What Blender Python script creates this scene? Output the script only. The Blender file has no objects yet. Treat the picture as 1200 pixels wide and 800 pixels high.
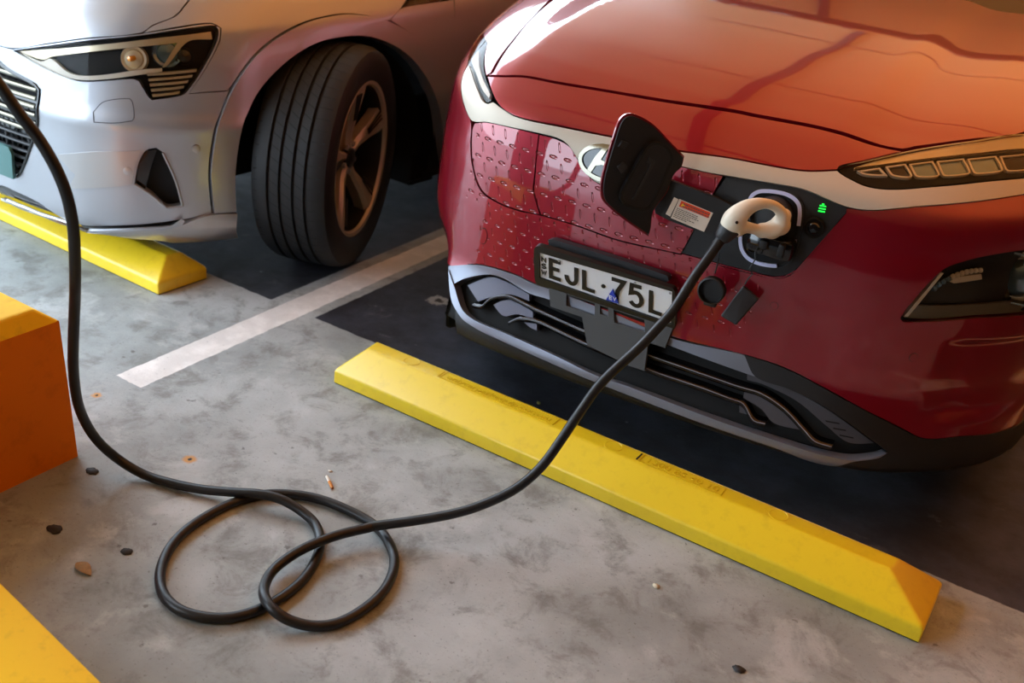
WORLD = 8.0; EXPO = 0.0
CEILX = (-2.05, -6.0, 16.0)
BEAM = (-.11, 5.0, .06, .05, 21.0, .085)
CEILC = (.76, .42, .17, 1)
PAINT = (.25, .001, .013, 1); CIOR = 1.6
FILL_LIGHTS = [
  ('added_ceiling_fill', (2.2, 4.4, 1.75), (2.2, 4.401, 3), 4.5, 240, (1, .58, .25), 9.5),  # added warm fill facing up, stands in for light bounced onto the ceiling
]
import math, random
import numpy as np
random.seed(7); rng = np.random.RandomState(3)
# ---------------------------------------------------------------- camera (fitted to the photograph)
CYAW, CPIT, CROL = -.498, .4625, .132
CAM = np.array([1.670, -2.05, 1.500]); FPX = 1236.0
_f = np.array([math.sin(CYAW)*math.cos(CPIT), math.cos(CYAW)*math.cos(CPIT), -math.sin(CPIT)])
_r = np.array([math.cos(CYAW), -math.sin(CYAW), 0.0]); _u = np.cross(_r, _f)
_r, _u = _r*math.cos(CROL)+_u*math.sin(CROL), -_r*math.sin(CROL)+_u*math.cos(CROL)
def proj(P):
    d = np.asarray(P, float)-CAM; w = d@_f
    return np.stack([600+FPX*(d@_r)/w, 400-FPX*(d@_u)/w], -1)
def ray(px, py): return _f+_r*(px-600)/FPX+_u*(400-py)/FPX
def at_depth(px, py, dep): return CAM+ray(px, py)*dep
def at_plane(px, py, p0, n):
    d = ray(px, py); n = np.asarray(n, float)
    return CAM+d*(((np.asarray(p0)-CAM)@n)/(d@n))
def on_floor(px, py, z=0.0): return at_plane(px, py, (0, 0, z), (0, 0, 1))

def pchip(x, y):
    x = np.array(x, float); y = np.array(y, float); h = np.diff(x); d = np.diff(y)/h
    m = np.zeros_like(y)
    for i in range(1, len(x)-1):
        if d[i-1]*d[i] > 0:
            w1 = 2*h[i]+h[i-1]; w2 = h[i]+2*h[i-1]
            m[i] = (w1+w2)/(w1/d[i-1]+w2/d[i])
    m[0] = d[0]; m[-1] = d[-1]
    def f(q):
        q = np.clip(np.asarray(q, float), x[0], x[-1]); i = np.clip(np.searchsorted(x, q, 'right')-1, 0, len(x)-2)
        t = (q-x[i])/h[i]
        return (2*t**3-3*t**2+1)*y[i]+(t**3-2*t**2+t)*h[i]*m[i]+(-2*t**3+3*t**2)*y[i+1]+(t**3-t**2)*h[i]*m[i+1]
    return f
def smooth_curve(pts, sig, n=400):
    """pts -> arc-length parametrised, gaussian smoothed 2-D curve; returns f(s) -> (a, b), length"""
    P = np.array(pts, float); L = np.r_[0, np.cumsum(np.hypot(*np.diff(P, axis=0).T))]
    s = np.linspace(0, L[-1], n); Q = np.stack([np.interp(s, L, P[:, 0]), np.interp(s, L, P[:, 1])], 1)
    k = np.arange(-80, 81)*(s[1]-s[0]); g = np.exp(-k**2/(2*sig**2)); g /= g.sum()
    pad0 = 2*Q[0]-Q[80:0:-1]; pad1 = 2*Q[-1]-Q[-2:-82:-1]
    E = np.vstack([pad0, Q, pad1])
    S = np.stack([np.convolve(E[:, j], g, 'valid') for j in (0, 1)], 1)
    return s, S
def sstep(a, b, x):
    t = np.clip((np.asarray(x, float)-a)/(b-a), 0, 1); return t*t*(3-2*t)

class Surf:
    """smooth analytic surface P(u, v) in a local frame (origin o, turned by yaw)"""
    def __init__(s, o, yaw, ur, vr, nu=420, nv=300):
        s.o = np.array(o, float); s.yaw = yaw; c, n = math.cos(yaw), math.sin(yaw)
        s.R = np.array([[c, -n, 0], [n, c, 0], [0, 0, 1.0]]); s.ur, s.vr = ur, vr; s.nu, s.nv = nu, nv; s.g = None
    def N(s, u, v):
        e = 1e-3
        a = s.P(u+e, v)-s.P(u-e, v); b = s.P(u, v+e)-s.P(u, v-e)
        n = np.cross(a, b); return n/np.maximum(np.linalg.norm(n, axis=-1, keepdims=True), 1e-12)
    def W(s, P): return P@s.R.T+s.o
    def L(s, P): return (np.asarray(P)-s.o)@s.R
    def Q(s, u, v, off=0.0):
        p = s.P(u, v)
        return p+s.N(u, v)*off if np.any(off) else p
    def grid(s):
        if s.g is None:
            U, V = np.meshgrid(np.linspace(*s.ur, s.nu), np.linspace(*s.vr, s.nv), indexing='ij')
            P = s.W(s.P(U, V)); n = s.N(U, V)@s.R.T
            px = proj(P); vis = (n*(P-CAM)).sum(-1) < 0
            dep = (P-CAM)@_f; px[~vis | (dep < .3)] = 1e6
            s.g = (U, V, px, dep)
        return s.g
    def inv(s, x, y, off=0.0):
        U, V, px, dep = s.grid(); d = np.hypot(px[..., 0]-x, px[..., 1]-y)
        m = d.min(); c = np.where(d < m+2.5, dep, 1e9); i = np.unravel_index(np.argmin(c), d.shape)
        u, v = U[i], V[i]; e = 1e-3
        if m < 8:
            for _ in range(6):
                f = lambda a, b: proj(s.W(s.Q(a, b, off)))
                p = f(u, v); J = np.stack([(f(u+e, v)-p)/e, (f(u, v+e)-p)/e], 1)
                try: st = np.linalg.solve(J.T@J+1e3*np.eye(2)*1e-2, J.T@(np.array([x, y])-p))
                except Exception: break
                st = np.clip(st, -.02, .02); u += st[0]; v += st[1]
        return (float(np.clip(u, *s.ur)), float(np.clip(v, *s.vr)))

class KonaSurf(Surf):
    BOW = [(-.80, 4.3), (-.87, 2.6), (-.90, 1.6), (-.895, 1.15), (-.86, .80), (-.80, .53), (-.74, .36), (-.68, .24), (-.62, .15), (-.55, .085), (-.45, .038), (-.3, .012), (0, 0),
           (.3, .008), (.45, .018), (.6, .04), (.7, .075), (.79, .135), (.88, .22), (.96, .32), (1.02, .45), (1.05, .62), (1.06, .9), (1.06, 3.7)]
    PRO = [(.30, .15), (.04, .155), (-.05, .165), (-.088, .185), (-.088, .225), (-.065, .28), (-.045, .33), (-.032, .37), (-.026, .45), (-.02, .55), (-.012, .65), (-.002, .73),
           (.006, .775), (.014, .797), (.022, .812), (.042, .830), (.08, .86), (.13, .895), (.2, .93), (.35, .975), (.6, 1.02), (.9, 1.055), (1.3, 1.085), (1.75, 1.105)]
    def __init__(s, dimple=False):
        s.us, s.UC = smooth_curve(s.BOW, .035, 1800); s.us = s.us-np.interp(0, s.UC[:, 0], s.us); s.vs, s.VC = smooth_curve(s.PRO, .012, 900); _, v2 = smooth_curve(s.PRO, .07, 900); wv = sstep(.10, .30, s.VC[:, 0])*sstep(.8, .9, s.VC[:, 1]); wv[:450] *= (s.VC[:450, 1] > .85); s.VC = s.VC*(1-wv[:, None])+v2*wv[:, None]
        super().__init__((.68, .27, 0), .05, (-2.2, 2.2), (0, s.vs[-1]))
        s.nu = 700
        s.crease = None
    def vz(s, z):  # v for a given z on the centre line
        i = np.argmax(s.VC[:, 1] > z); return float(s.vs[i])
    def P(s, u, v):
        u = np.asarray(u, float); v = np.asarray(v, float); au = np.abs(u)
        x = np.interp(u, s.us, s.UC[:, 0]); b = np.interp(u, s.us, s.UC[:, 1])
        t = np.interp(v, s.vs, s.VC[:, 0]); z = np.interp(v, s.vs, s.VC[:, 1])
        y = b+t
        ax = np.abs(x)
        # bonnet: flat raised middle, falling away outside a crease that runs back and out
        hood = sstep(.05, .25, t)
        c = .44+.02*np.clip(y-.1, 0, 1.4)
        z = z-hood*.013*sstep(-.02, .09, ax-c)+hood*.009*sstep(.09, .26, ax-c)
        # corner of the bumper: air-curtain recess under the round lamp
        q = sstep(.30, .34, z)*(1-sstep(.50, .53, z))*sstep(.80, .9, au)*(1-sstep(1.15, 1.3, au))
        y = y+.014*q
        q = sstep(.36, .44, z)*(1-sstep(.66, .72, z))*sstep(.50, .68, au)*(1-sstep(1.2, 1.5, au))
        y = y-.006*q
        x = x+.10*sstep(.50, .22, z)*sstep(-.50, -.64, u)*sstep(-2.4, -1.0, u)
        return np.stack([x, y, z+0*y], -1)

class AudiSurf(Surf):
    PL = [(0, 0), (.35, .01), (.6, .05), (.75, .13), (.86, .26), (.92, .42), (.955, .7), (.965, 1.1), (.965, 2.6), (.93, 4.7)]
    PR = [(.10, .13), (.03, .15), (.005, .19), (0, .25), (-.006, .4), (-.010, .50), (-.015, .545), (-.006, .565), (-.002, .62), (.004, .72), (.02, .82), (.05, .90), (.10, .955), (.18, .99), (.35, 1.03), (.6, 1.07), (.9, 1.10)]
    def __init__(s):
        s.us, s.UC = smooth_curve(s.PL, .05, 900); s.vs, s.VC = smooth_curve(s.PR, .014, 900)
        super().__init__((-1.600, -.063, 0), -.06, (-3.0, 3.0), (0, s.vs[-1])); s.nu = 700
    def P(s, u, v):
        u = np.asarray(u, float); v = np.asarray(v, float); au = np.abs(u)
        x = np.interp(au, s.us, s.UC[:, 0])*np.sign(u); b = np.interp(au, s.us, s.UC[:, 1])
        w = np.interp(v, s.vs, s.VC[:, 0]); z = np.interp(v, s.vs, s.VC[:, 1])
        x = x*(1-w); y = b+(np.minimum(b+1.6, 2.4)-b)*w
        # chest line below the lamps, hollow flank low down
        return np.stack([x, y, z+0*x], -1)
KS = KonaSurf(); AS = AudiSurf()
import bpy
from mathutils import Vector, Matrix
from mathutils.geometry import delaunay_2d_cdt
COL = bpy.context.scene.collection
PI = math.pi
def lin(c):
    c = c/255.0; return c/12.92 if c <= .04045 else ((c+.055)/1.055)**2.4
def rgb(r, g, b): return (lin(r), lin(g), lin(b), 1)
# ---------------------------------------------------------------- materials
def mat(name, col, rough=.5, metal=0.0, coat=0.0, coat_rough=.03, spec=.5, var=0.0, vscale=20, bump=0.0, bscale=200, rvar=0.0, trans=0.0, ior=1.45, emit=None, estr=0):
    m = bpy.data.materials.new(name); m.use_nodes = True; nt = m.node_tree; b = nt.nodes['Principled BSDF']
    b.inputs['Base Color'].default_value = col; b.inputs['Roughness'].default_value = rough; b.inputs['Metallic'].default_value = metal
    b.inputs['Coat Weight'].default_value = coat; b.inputs['Coat Roughness'].default_value = coat_rough
    b.inputs['Specular IOR Level'].default_value = spec; b.inputs['Transmission Weight'].default_value = trans; b.inputs['IOR'].default_value = ior
    if emit: b.inputs['Emission Color'].default_value = emit; b.inputs['Emission Strength'].default_value = estr
    tc = nt.nodes.new('ShaderNodeTexCoord')
    if var or rvar:
        n = nt.nodes.new('ShaderNodeTexNoise'); n.inputs['Scale'].default_value = vscale; n.inputs['Detail'].default_value = 6
        nt.links.new(tc.outputs['Object'], n.inputs['Vector'])
        if var:
            mx = nt.nodes.new('ShaderNodeMix'); mx.data_type = 'RGBA'; mx.inputs[6].default_value = tuple(c*(1-var) for c in col[:3])+(1,)
            mx.inputs[7].default_value = tuple(min(1, c*(1+var)) for c in col[:3])+(1,)
            nt.links.new(n.outputs['Fac'], mx.inputs[0]); nt.links.new(mx.outputs[2], b.inputs['Base Color'])
        if rvar:
            mr = nt.nodes.new('ShaderNodeMapRange'); mr.inputs[1].default_value = .3; mr.inputs[2].default_value = .7
            mr.inputs[3].default_value = max(0, rough-rvar); mr.inputs[4].default_value = rough+rvar
            nt.links.new(n.outputs['Fac'], mr.inputs[0]); nt.links.new(mr.outputs[0], b.inputs['Roughness'])
    if bump:
        n2 = nt.nodes.new('ShaderNodeTexNoise'); n2.inputs['Scale'].default_value = bscale; n2.inputs['Detail'].default_value = 3
        nt.links.new(tc.outputs['Object'], n2.inputs['Vector'])
        bp = nt.nodes.new('ShaderNodeBump'); bp.inputs['Strength'].default_value = bump; bp.inputs['Distance'].default_value = .002
        nt.links.new(n2.outputs['Fac'], bp.inputs['Height']); nt.links.new(bp.outputs[0], b.inputs['Normal'])
    return m
def clear_mat(name, tint=(1, 1, 1, 1), rough=.02):
    m = bpy.data.materials.new(name); m.use_nodes = True; nt = m.node_tree; nt.nodes.clear()
    o = nt.nodes.new('ShaderNodeOutputMaterial'); t = nt.nodes.new('ShaderNodeBsdfTransparent'); t.inputs[0].default_value = tint
    g = nt.nodes.new('ShaderNodeBsdfGlossy'); g.inputs['Roughness'].default_value = rough
    f = nt.nodes.new('ShaderNodeFresnel'); f.inputs[0].default_value = 1.2; x = nt.nodes.new('ShaderNodeMixShader')
    nt.links.new(f.outputs[0], x.inputs[0]); nt.links.new(t.outputs[0], x.inputs[1]); nt.links.new(g.outputs[0], x.inputs[2]); nt.links.new(x.outputs[0], o.inputs[0])
    return m
M = {}
M['red'] = mat('crimson_metallic_paint', PAINT, .34, .5, 1.0, .012); M['red'].node_tree.nodes['Principled BSDF'].inputs['Coat IOR'].default_value = CIOR
M['silver_trim'] = mat('satin_silver_trim', rgb(186, 176, 160), .42, .2)
M['skid'] = mat('satin_grey_skid_paint', rgb(126, 130, 142), .34, .5)
M['black_plastic'] = mat('textured_black_plastic', rgb(19, 19, 21), .5, bump=.25, bscale=900)
M['dark_plastic'] = mat('dark_grey_plastic', rgb(36, 37, 40), .48, bump=.2, bscale=900)
M['bracket'] = mat('grey_steel_bracket', rgb(56, 56, 55), .45, .1, bump=.15, bscale=500)
M['gloss_black'] = mat('gloss_black_plastic', rgb(13, 13, 16), .16, coat=.5)
M['void'] = mat('matt_black_void', rgb(8, 8, 9), .8)
M['pod'] = mat('grey_lavender_plastic', rgb(104, 106, 124), .42)
M['poddark'] = mat('grey_plastic', rgb(66, 66, 72), .5)
M['chrome'] = mat('bright_chrome', rgb(128, 123, 110), .14, 1)
M['satin_chrome'] = mat('satin_chrome', rgb(170, 172, 178), .3, .6)
M['slat'] = mat('grey_slat_edge', rgb(128, 131, 142), .4, .15)
M['white_plastic'] = mat('ivory_white_plastic', rgb(222, 212, 192), .38, bump=.08, bscale=1500)
M['rubber'] = mat('black_cable_rubber', rgb(23, 24, 27), .38, bump=.12, bscale=600, rvar=.06, vscale=30)
M['tyre'] = mat('tyre_rubber', rgb(18, 18, 20), .62, bump=.2, bscale=300)
M['plate_white'] = mat('white_plate_sheet', rgb(226, 228, 232), .4, bump=.1, bscale=200, var=.03, vscale=60)
M['plate_black'] = mat('black_plate_lettering', rgb(14, 14, 16), .35)
M['frame_black'] = mat('black_plate_frame', rgb(20, 20, 21), .35)
M['blue'] = mat('blue_sticker', rgb(28, 62, 190), .4)
M['white_print'] = mat('white_print', rgb(235, 238, 245), .5)
M['label_white'] = mat('white_label_paper', rgb(222, 214, 200), .5)
M['label_orange'] = mat('orange_label_print', rgb(222, 72, 20), .5)
M['label_yellow'] = mat('yellow_label_print', rgb(238, 196, 30), .5)
M['label_text'] = mat('grey_label_print', rgb(88, 84, 80), .5)
M['green_led'] = mat('green_charge_light', rgb(20, 220, 60), .4, emit=(.02, 1, .08, 1), estr=1.3)
M['ring'] = mat('white_port_ring', rgb(196, 202, 236), .3)
M['lens'] = clear_mat('clear_lamp_lens')
M['lamp_silver'] = mat('lamp_reflector', rgb(216, 204, 176), .25, .35)
M['lamp_grey'] = mat('lamp_textured_strip', rgb(112, 104, 86), .4, .3)
M['lamp_white'] = mat('lamp_light_guide', rgb(226, 220, 206), .2)
M['lamp_dark'] = mat('lamp_inner_dark', rgb(46, 44, 40), .25, .3)
M['led'] = mat('led_glass', rgb(96, 124, 136), .08, .4, coat=1)
M['amber'] = mat('amber_lamp', rgb(225, 150, 50), .2, coat=1)
M['silver_paint'] = mat('silver_metallic_paint', rgb(168, 171, 178), .34, .55, 1.0, .02)
M['silver_satin'] = mat('satin_silver_panel', rgb(178, 176, 176), .3, .7, .5)
M['alloy'] = mat('grey_alloy', rgb(176, 164, 146), .42, .5)
M['alloy_dark'] = mat('dark_alloy', rgb(40, 39, 38), .35, .6)
M['brake'] = mat('orange_brake_caliper', rgb(190, 60, 20), .4)
M['plate_green'] = mat('pale_green_plate', rgb(70, 110, 108), .4)
M['glass_dark'] = mat('dark_car_glass', rgb(10, 12, 14), .05, coat=1)
def add_dimples(m):
    nt = m.node_tree; N, Lk = nt.nodes, nt.links; b = N['Principled BSDF']; tc = N.new('ShaderNodeTexCoord'); sp = N.new('ShaderNodeSeparateXYZ'); Lk.new(tc.outputs['Object'], sp.inputs[0])
    def mt(op, a, b_=0.0, c=0.0):
        n = N.new('ShaderNodeMath'); n.operation = op
        for i, q in enumerate((a, b_, c)):
            if isinstance(q, (int, float)): n.inputs[i].default_value = q
            else: Lk.new(q, n.inputs[i])
        return n.outputs[0]
    def ss(v, a, b_):
        n = N.new('ShaderNodeMapRange'); n.interpolation_type = 'SMOOTHSTEP'; n.inputs[1].default_value = a; n.inputs[2].default_value = b_; Lk.new(v, n.inputs[0]); return n.outputs[0]
    x, z = sp.outputs[0], sp.outputs[2]; zz = mt('MULTIPLY_ADD', mt('ADD', x, .4), -.04, z)
    def cell(v, p, off):   # signed distance to the nearest lattice line
        q = mt('DIVIDE', mt('SUBTRACT', v, off), p); return mt('MULTIPLY', mt('SUBTRACT', q, mt('ROUND', q)), p)
    def field(zlo, zhi, P_, Z_, z0, sh, k, xl, xr):
        xs = mt('MULTIPLY_ADD', mt('SUBTRACT', zz, .70), sh, x)
        du = cell(xs, P_, .016); dz = cell(zz, Z_, z0); du2 = cell(xs, P_, .016+P_/2); dz2 = cell(zz, Z_, z0+Z_/2)
        def blob(a, b_, ra, rb, pw):
            e = mt('ADD', mt('POWER', mt('ABSOLUTE', mt('DIVIDE', a, ra)), pw), mt('POWER', mt('ABSOLUTE', mt('DIVIDE', b_, rb)), pw)); return ss(e, 1.35, .35)
        s = blob(du, dz, .0030*k, .0115*k, 2.6); l = blob(du2, dz2, .0105*k, .0045*k, 2.2); l2 = blob(du2, dz2, .0070*k, .0022*k, 2.2)
        h = mt('ADD', mt('MULTIPLY', s, -.0048*k), mt('ADD', mt('MULTIPLY', l, -.0036*k), mt('MULTIPLY', l2, .0020*k)))
        wx = mt('MULTIPLY', ss(x, xl, xl+.01), ss(x, xr+.01, xr)); wz = mt('MULTIPLY', ss(zz, zlo, zlo+.004), ss(zz, zhi+.004, zhi))
        return mt('MULTIPLY', h, mt('MULTIPLY', wx, wz))
    h = mt('ADD', field(.552, .795, .0415, .050, .700, .35, 1.0, -.475, .30), field(.385, .545, .0415, .043, .529, .35, .78, -.41, .36))
    bp = N.new('ShaderNodeBump'); bp.inputs['Strength'].default_value = 1; bp.inputs['Distance'].default_value = 1; Lk.new(h, bp.inputs['Height'])
    Lk.new(bp.outputs[0], b.inputs['Normal']); Lk.new(bp.outputs[0], b.inputs['Coat Normal'])
M['red_dimpled'] = mat('crimson_paint_with_pressed_pattern', PAINT, .34, .5, 1.0, .012); M['red_dimpled'].node_tree.nodes['Principled BSDF'].inputs['Coat IOR'].default_value = CIOR; add_dimples(M['red_dimpled'])
# ---------------------------------------------------------------- mesh helpers
def link(name, me, m, parent=None):
    o = bpy.data.objects.new(name, me); COL.objects.link(o)
    if m is not None and not me.materials: me.materials.append(m)
    if parent is not None: o.parent = parent
    return o
def mesh(name, V, F, m, parent=None, smooth=False, normals=None):
    me = bpy.data.meshes.new(name); me.from_pydata([tuple(map(float, v)) for v in V], [], [tuple(map(int, f)) for f in F]); me.update()
    if smooth: me.shade_smooth()
    if normals is not None: me.normals_split_custom_set_from_vertices([tuple(map(float, n)) for n in normals])
    return link(name, me, m, parent)
class MB:
    def __init__(s): s.v = []; s.f = []
    def add(s, V, F):
        k = len(s.v); s.v += [tuple(map(float, p)) for p in V]; s.f += [tuple(int(i)+k for i in f) for f in F]; return s
    def box(s, c, d, R=None, b=0.0):
        """box with chamfered edges"""
        import bmesh
        bm = bmesh.new(); bmesh.ops.create_cube(bm, size=1)
        for v in bm.verts: v.co = Vector((v.co.x*d[0], v.co.y*d[1], v.co.z*d[2]))
        if b: bmesh.ops.bevel(bm, geom=bm.edges[:], offset=b, segments=2, affect='EDGES', profile=.5)
        bm.verts.index_update(); P = np.array([v.co for v in bm.verts]); F = [[v.index for v in f.verts] for f in bm.faces]; bm.free()
        if R is not None: P = P@np.asarray(R).T
        return s.add(P+np.array(c), F)
    def tube(s, P, r, n=12, cap=True, up=None):
        P = np.array(P, float); k = len(P); r = np.broadcast_to(np.array(r, float), (k,)) if np.ndim(r) < 2 else np.array(r)
        T = np.gradient(P, axis=0); T /= np.linalg.norm(T, axis=1, keepdims=True)
        a = np.array(up if up is not None else (0, 0, 1.0)); 
        if abs(a@T[0]) > .95: a = np.array((0, 1.0, 0))
        nrm = a-(a@T[0])*T[0]; nrm /= np.linalg.norm(nrm); V = []
        for i in range(k):
            nrm = nrm-(nrm@T[i])*T[i]; nrm /= np.linalg.norm(nrm); bn = np.cross(T[i], nrm)
            ra, rb = (r[i], r[i]) if np.ndim(r[i]) == 0 else r[i]
            for j in range(n):
                t = 2*PI*j/n; V.append(P[i]+nrm*math.cos(t)*ra+bn*math.sin(t)*rb)
        F = [(i*n+j, i*n+(j+1) % n, (i+1)*n+(j+1) % n, (i+1)*n+j) for i in range(k-1) for j in range(n)]
        if cap: F += [tuple(range(n-1, -1, -1)), tuple((k-1)*n+j for j in range(n))]
        return s.add(V, F)
    def lathe(s, prof, c, ax, n=32, cap=False):
        """prof: (radius, distance along axis)"""
        ax = np.array(ax, float); ax /= np.linalg.norm(ax); a = np.array((0, 0, 1.0)) if abs(ax[2]) < .9 else np.array((1.0, 0, 0))
        e1 = np.cross(a, ax); e1 /= np.linalg.norm(e1); e2 = np.cross(ax, e1); V = []; k = len(prof)
        for r, h in prof:
            for j in range(n):
                t = 2*PI*j/n; V.append(np.array(c)+ax*h+e1*r*math.cos(t)+e2*r*math.sin(t))
        F = [(i*n+j, i*n+(j+1) % n, (i+1)*n+(j+1) % n, (i+1)*n+j) for i in range(k-1) for j in range(n)]
        if cap: F.append(tuple(range(n-1, -1, -1)))
        if cap: F.append(tuple((k-1)*n+j for j in range(n)))
        return s.add(V, F)
    def build(s, name, m, parent=None, smooth=True, ang=35):
        o = mesh(name, s.v, s.f, m, parent)
        if smooth:
            o.data.shade_smooth()
            me = o.data; import bmesh
            bm = bmesh.new(); bm.from_mesh(me)
            for e in bm.edges:
                if len(e.link_faces) == 2 and e.calc_face_angle(0) > math.radians(ang): e.smooth = False
            bm.to_mesh(me); bm.free()
        return o
def thing(name, loc, rz, label, cat, group=None):
    o = bpy.data.objects.new(name, None); COL.objects.link(o); o.location = loc; o.rotation_euler = (0, 0, rz); o['label'] = label; o['category'] = cat
    if group: o['group'] = group
    o.empty_display_size = .1; return o
def tag(o, label, cat, group=None):
    o['label'] = label; o['category'] = cat
    if group: o['group'] = group
    return o
# ---------------------------------------------------------------- panels cut out of a surface
def inside(P, poly):
    x, y = P[:, 0], P[:, 1]; r = np.zeros(len(P), bool); n = len(poly)
    for i in range(n):
        x1, y1 = poly[i]; x2, y2 = poly[(i+1) % n]
        c = (y1 > y) != (y2 > y)
        with np.errstate(divide='ignore', invalid='ignore'): r ^= c & (x < (x2-x1)*(y-y1)/(y2-y1+1e-30)+x1)
    return r
def crom(P, step, closed=True, smooth=True, ang=48):
    """resample a polyline; catmull-rom between corners"""
    P = [np.array(p, float) for p in P]; Q = [P[0]]
    for p in P[1:]:
        if np.linalg.norm(p-Q[-1]) > 1e-5: Q.append(p)
    if closed and np.linalg.norm(Q[0]-Q[-1]) < 1e-5: Q.pop()
    P = Q; n = len(P); corner = []
    for i in range(n):
        if not closed and i in (0, n-1): corner.append(True); continue
        a = P[i]-P[i-1]; b = P[(i+1) % n]-P[i]; c = a@b/(np.linalg.norm(a)*np.linalg.norm(b)+1e-12)
        corner.append((not smooth) or math.degrees(math.acos(max(-1, min(1, c)))) > ang)
    out = []
    for i in range(n if closed else n-1):
        p1, p2 = P[i], P[(i+1) % n]; d = np.linalg.norm(p2-p1)
        p0 = p1-(p2-p1) if corner[i] else P[i-1]; p3 = p2+(p2-p1) if corner[(i+1) % n] else P[(i+2) % n]
        t0 = (p2-p0)*d/(np.linalg.norm(p1-p0)+d); t1 = (p3-p1)*d/(np.linalg.norm(p3-p2)+d)
        if corner[i]: t0 = p2-p1
        if corner[(i+1) % n]: t1 = p2-p1
        k = max(1, int(math.ceil(d/step)))
        for j in range(k):
            t = j/k; out.append((2*t**3-3*t**2+1)*p1+(t**3-2*t**2+t)*t0+(-2*t**3+3*t**2)*p2+(t**3-t**2)*t1)
    if not closed: out.append(P[-1])
    return np.array(out)
def uvs(S, pts, off=0.0):
    """('uv', u, v) entries pass through; (x, y) entries are photo pixels whose sight line meets the surface"""
    return [(p[1], p[2]) if p[0] == 'uv' else S.inv(p[0], p[1], off) for p in pts]
def inset(poly, d):
    n = len(poly); out = []
    area = .5*sum(poly[i][0]*poly[(i+1) % n][1]-poly[(i+1) % n][0]*poly[i][1] for i in range(n)); s = 1 if area > 0 else -1
    for i in range(n):
        e = poly[(i+1) % n]-poly[i-1]; L = np.hypot(*e)+1e-9; out.append(poly[i]+s*d*np.array([-e[1], e[0]])/L)
    return np.array(out)
def patch(name, S, pts, m, parent, off=0.0, thick=.012, step=.02, dense=None, dstep=.005, holes=(), smooth=True, gap=0.0, raw=None, invoff=None, ang=48):
    poly = raw if raw is not None else crom(uvs(S, pts, off if invoff is None else invoff), step*.6, smooth=smooth, ang=ang)
    if gap: poly = inset(poly, gap)
    loops = [poly]+[np.asarray(h) for h in holes]; B = np.vstack(loops)
    def cand(st, lo, hi):
        gx, gy = np.meshgrid(np.arange(lo[0]+st*.37, hi[0], st), np.arange(lo[1]+st*.41, hi[1], st*.87)); gx = gx+(np.arange(gx.shape[0])[:, None] % 2)*st*.5
        G = np.stack([gx.ravel(), gy.ravel()], 1); G = G[inside(G, poly)]
        for h in loops[1:]: G = G[~inside(G, h)]
        keep = np.ones(len(G), bool)
        for k in range(0, len(G), 4000):
            d = ((G[k:k+4000, None]-B[None])**2).sum(-1).min(1); keep[k:k+4000] = d > (st*.45)**2
        return G[keep]
    lo, hi = poly.min(0), poly.max(0); G = cand(step, lo, hi)
    if dense is not None:
        dl, dh = np.array(dense[:2]), np.array(dense[2:]); G = G[~np.all((G > dl) & (G < dh), axis=1)]
        G = np.vstack([G, cand(dstep, np.maximum(lo, dl), np.minimum(hi, dh))])
    A = np.vstack([B, G]); E = []; k = 0
    for l in loops: E += [(k+i, k+(i+1) % len(l)) for i in range(len(l))]; k += len(l)
    r = delaunay_2d_cdt([Vector(p) for p in A], E, [], 0, 1e-7)
    V = np.array([tuple(v) for v in r[0]]); T = np.array([t for t in r[2] if len(t) == 3]); C = V[T].mean(1); ok = inside(C, poly)
    for h in loops[1:]: ok &= ~inside(C, h)
    T = T[ok]; a = V[T]; cr = (a[:, 1, 0]-a[:, 0, 0])*(a[:, 2, 1]-a[:, 0, 1])-(a[:, 1, 1]-a[:, 0, 1])*(a[:, 2, 0]-a[:, 0, 0])
    T = T[np.abs(cr) > 1e-12]; cr = cr[np.abs(cr) > 1e-12]; T[cr < 0] = T[cr < 0][:, ::-1]
    P = S.Q(V[:, 0], V[:, 1], off); Nn = S.N(V[:, 0], V[:, 1]); F = [tuple(t) for t in T]
    PV = [p for p in P]; NV = [n for n in Nn]
    for l in loops:
        fp = S.Q(l[:, 0], l[:, 1], off); nn = S.N(l[:, 0], l[:, 1]); bp = fp-nn*thick; n = len(l); tg = np.roll(fp, -1, 0)-np.roll(fp, 1, 0)
        sn = np.cross(tg, nn); sn /= np.linalg.norm(sn, axis=1, keepdims=True)+1e-9
        ar = .5*np.sum(l[:, 0]*np.roll(l[:, 1], -1)-np.roll(l[:, 0], -1)*l[:, 1])
        if (ar > 0) == (l is loops[0]): sgn = 1
        else: sgn = -1
        k = len(PV); PV += list(fp)+list(bp); NV += list(sn*sgn)*2
        for i in range(n):
            j = (i+1) % n; q = (k+j, k+i, k+n+i, k+n+j); F.append(q if sgn > 0 else q[::-1])
    return mesh(name, PV, F, m, parent, True, NV)
def trace(S, pts, off=0.0, step=.008, smooth=True):
    uv = crom(uvs(S, pts, off), step, closed=False, smooth=smooth)
    return S.Q(uv[:, 0], uv[:, 1], off)
class Plane(Surf):
    """flat piece standing at p0 (world) facing n; u runs to the right, v up"""
    def __init__(s, p0, n, frame):
        s.f = frame; s.p = frame.L(np.array(p0, float)); n = np.array(n, float)@frame.R; n /= np.linalg.norm(n); s.n = n
        s.e1 = np.cross((0, 0, 1.0), n); s.e1 /= np.linalg.norm(s.e1); s.e2 = np.cross(n, s.e1); s.o, s.R = frame.o, frame.R
    def P(s, u, v): return s.p+np.multiply.outer(np.asarray(u, float), s.e1)+np.multiply.outer(np.asarray(v, float), s.e2)
    def N(s, u, v): return np.broadcast_to(s.n, np.shape(np.asarray(u, float))+(3,))
    def Q(s, u, v, off=0.0): return s.P(u, v)+s.n*off
    def inv(s, x, y, off=0.0):
        q = s.L(at_plane(x, y, s.W(s.p+s.n*off), s.R@s.n))-s.p-s.n*off; return (float(q@s.e1), float(q@s.e2))
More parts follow.
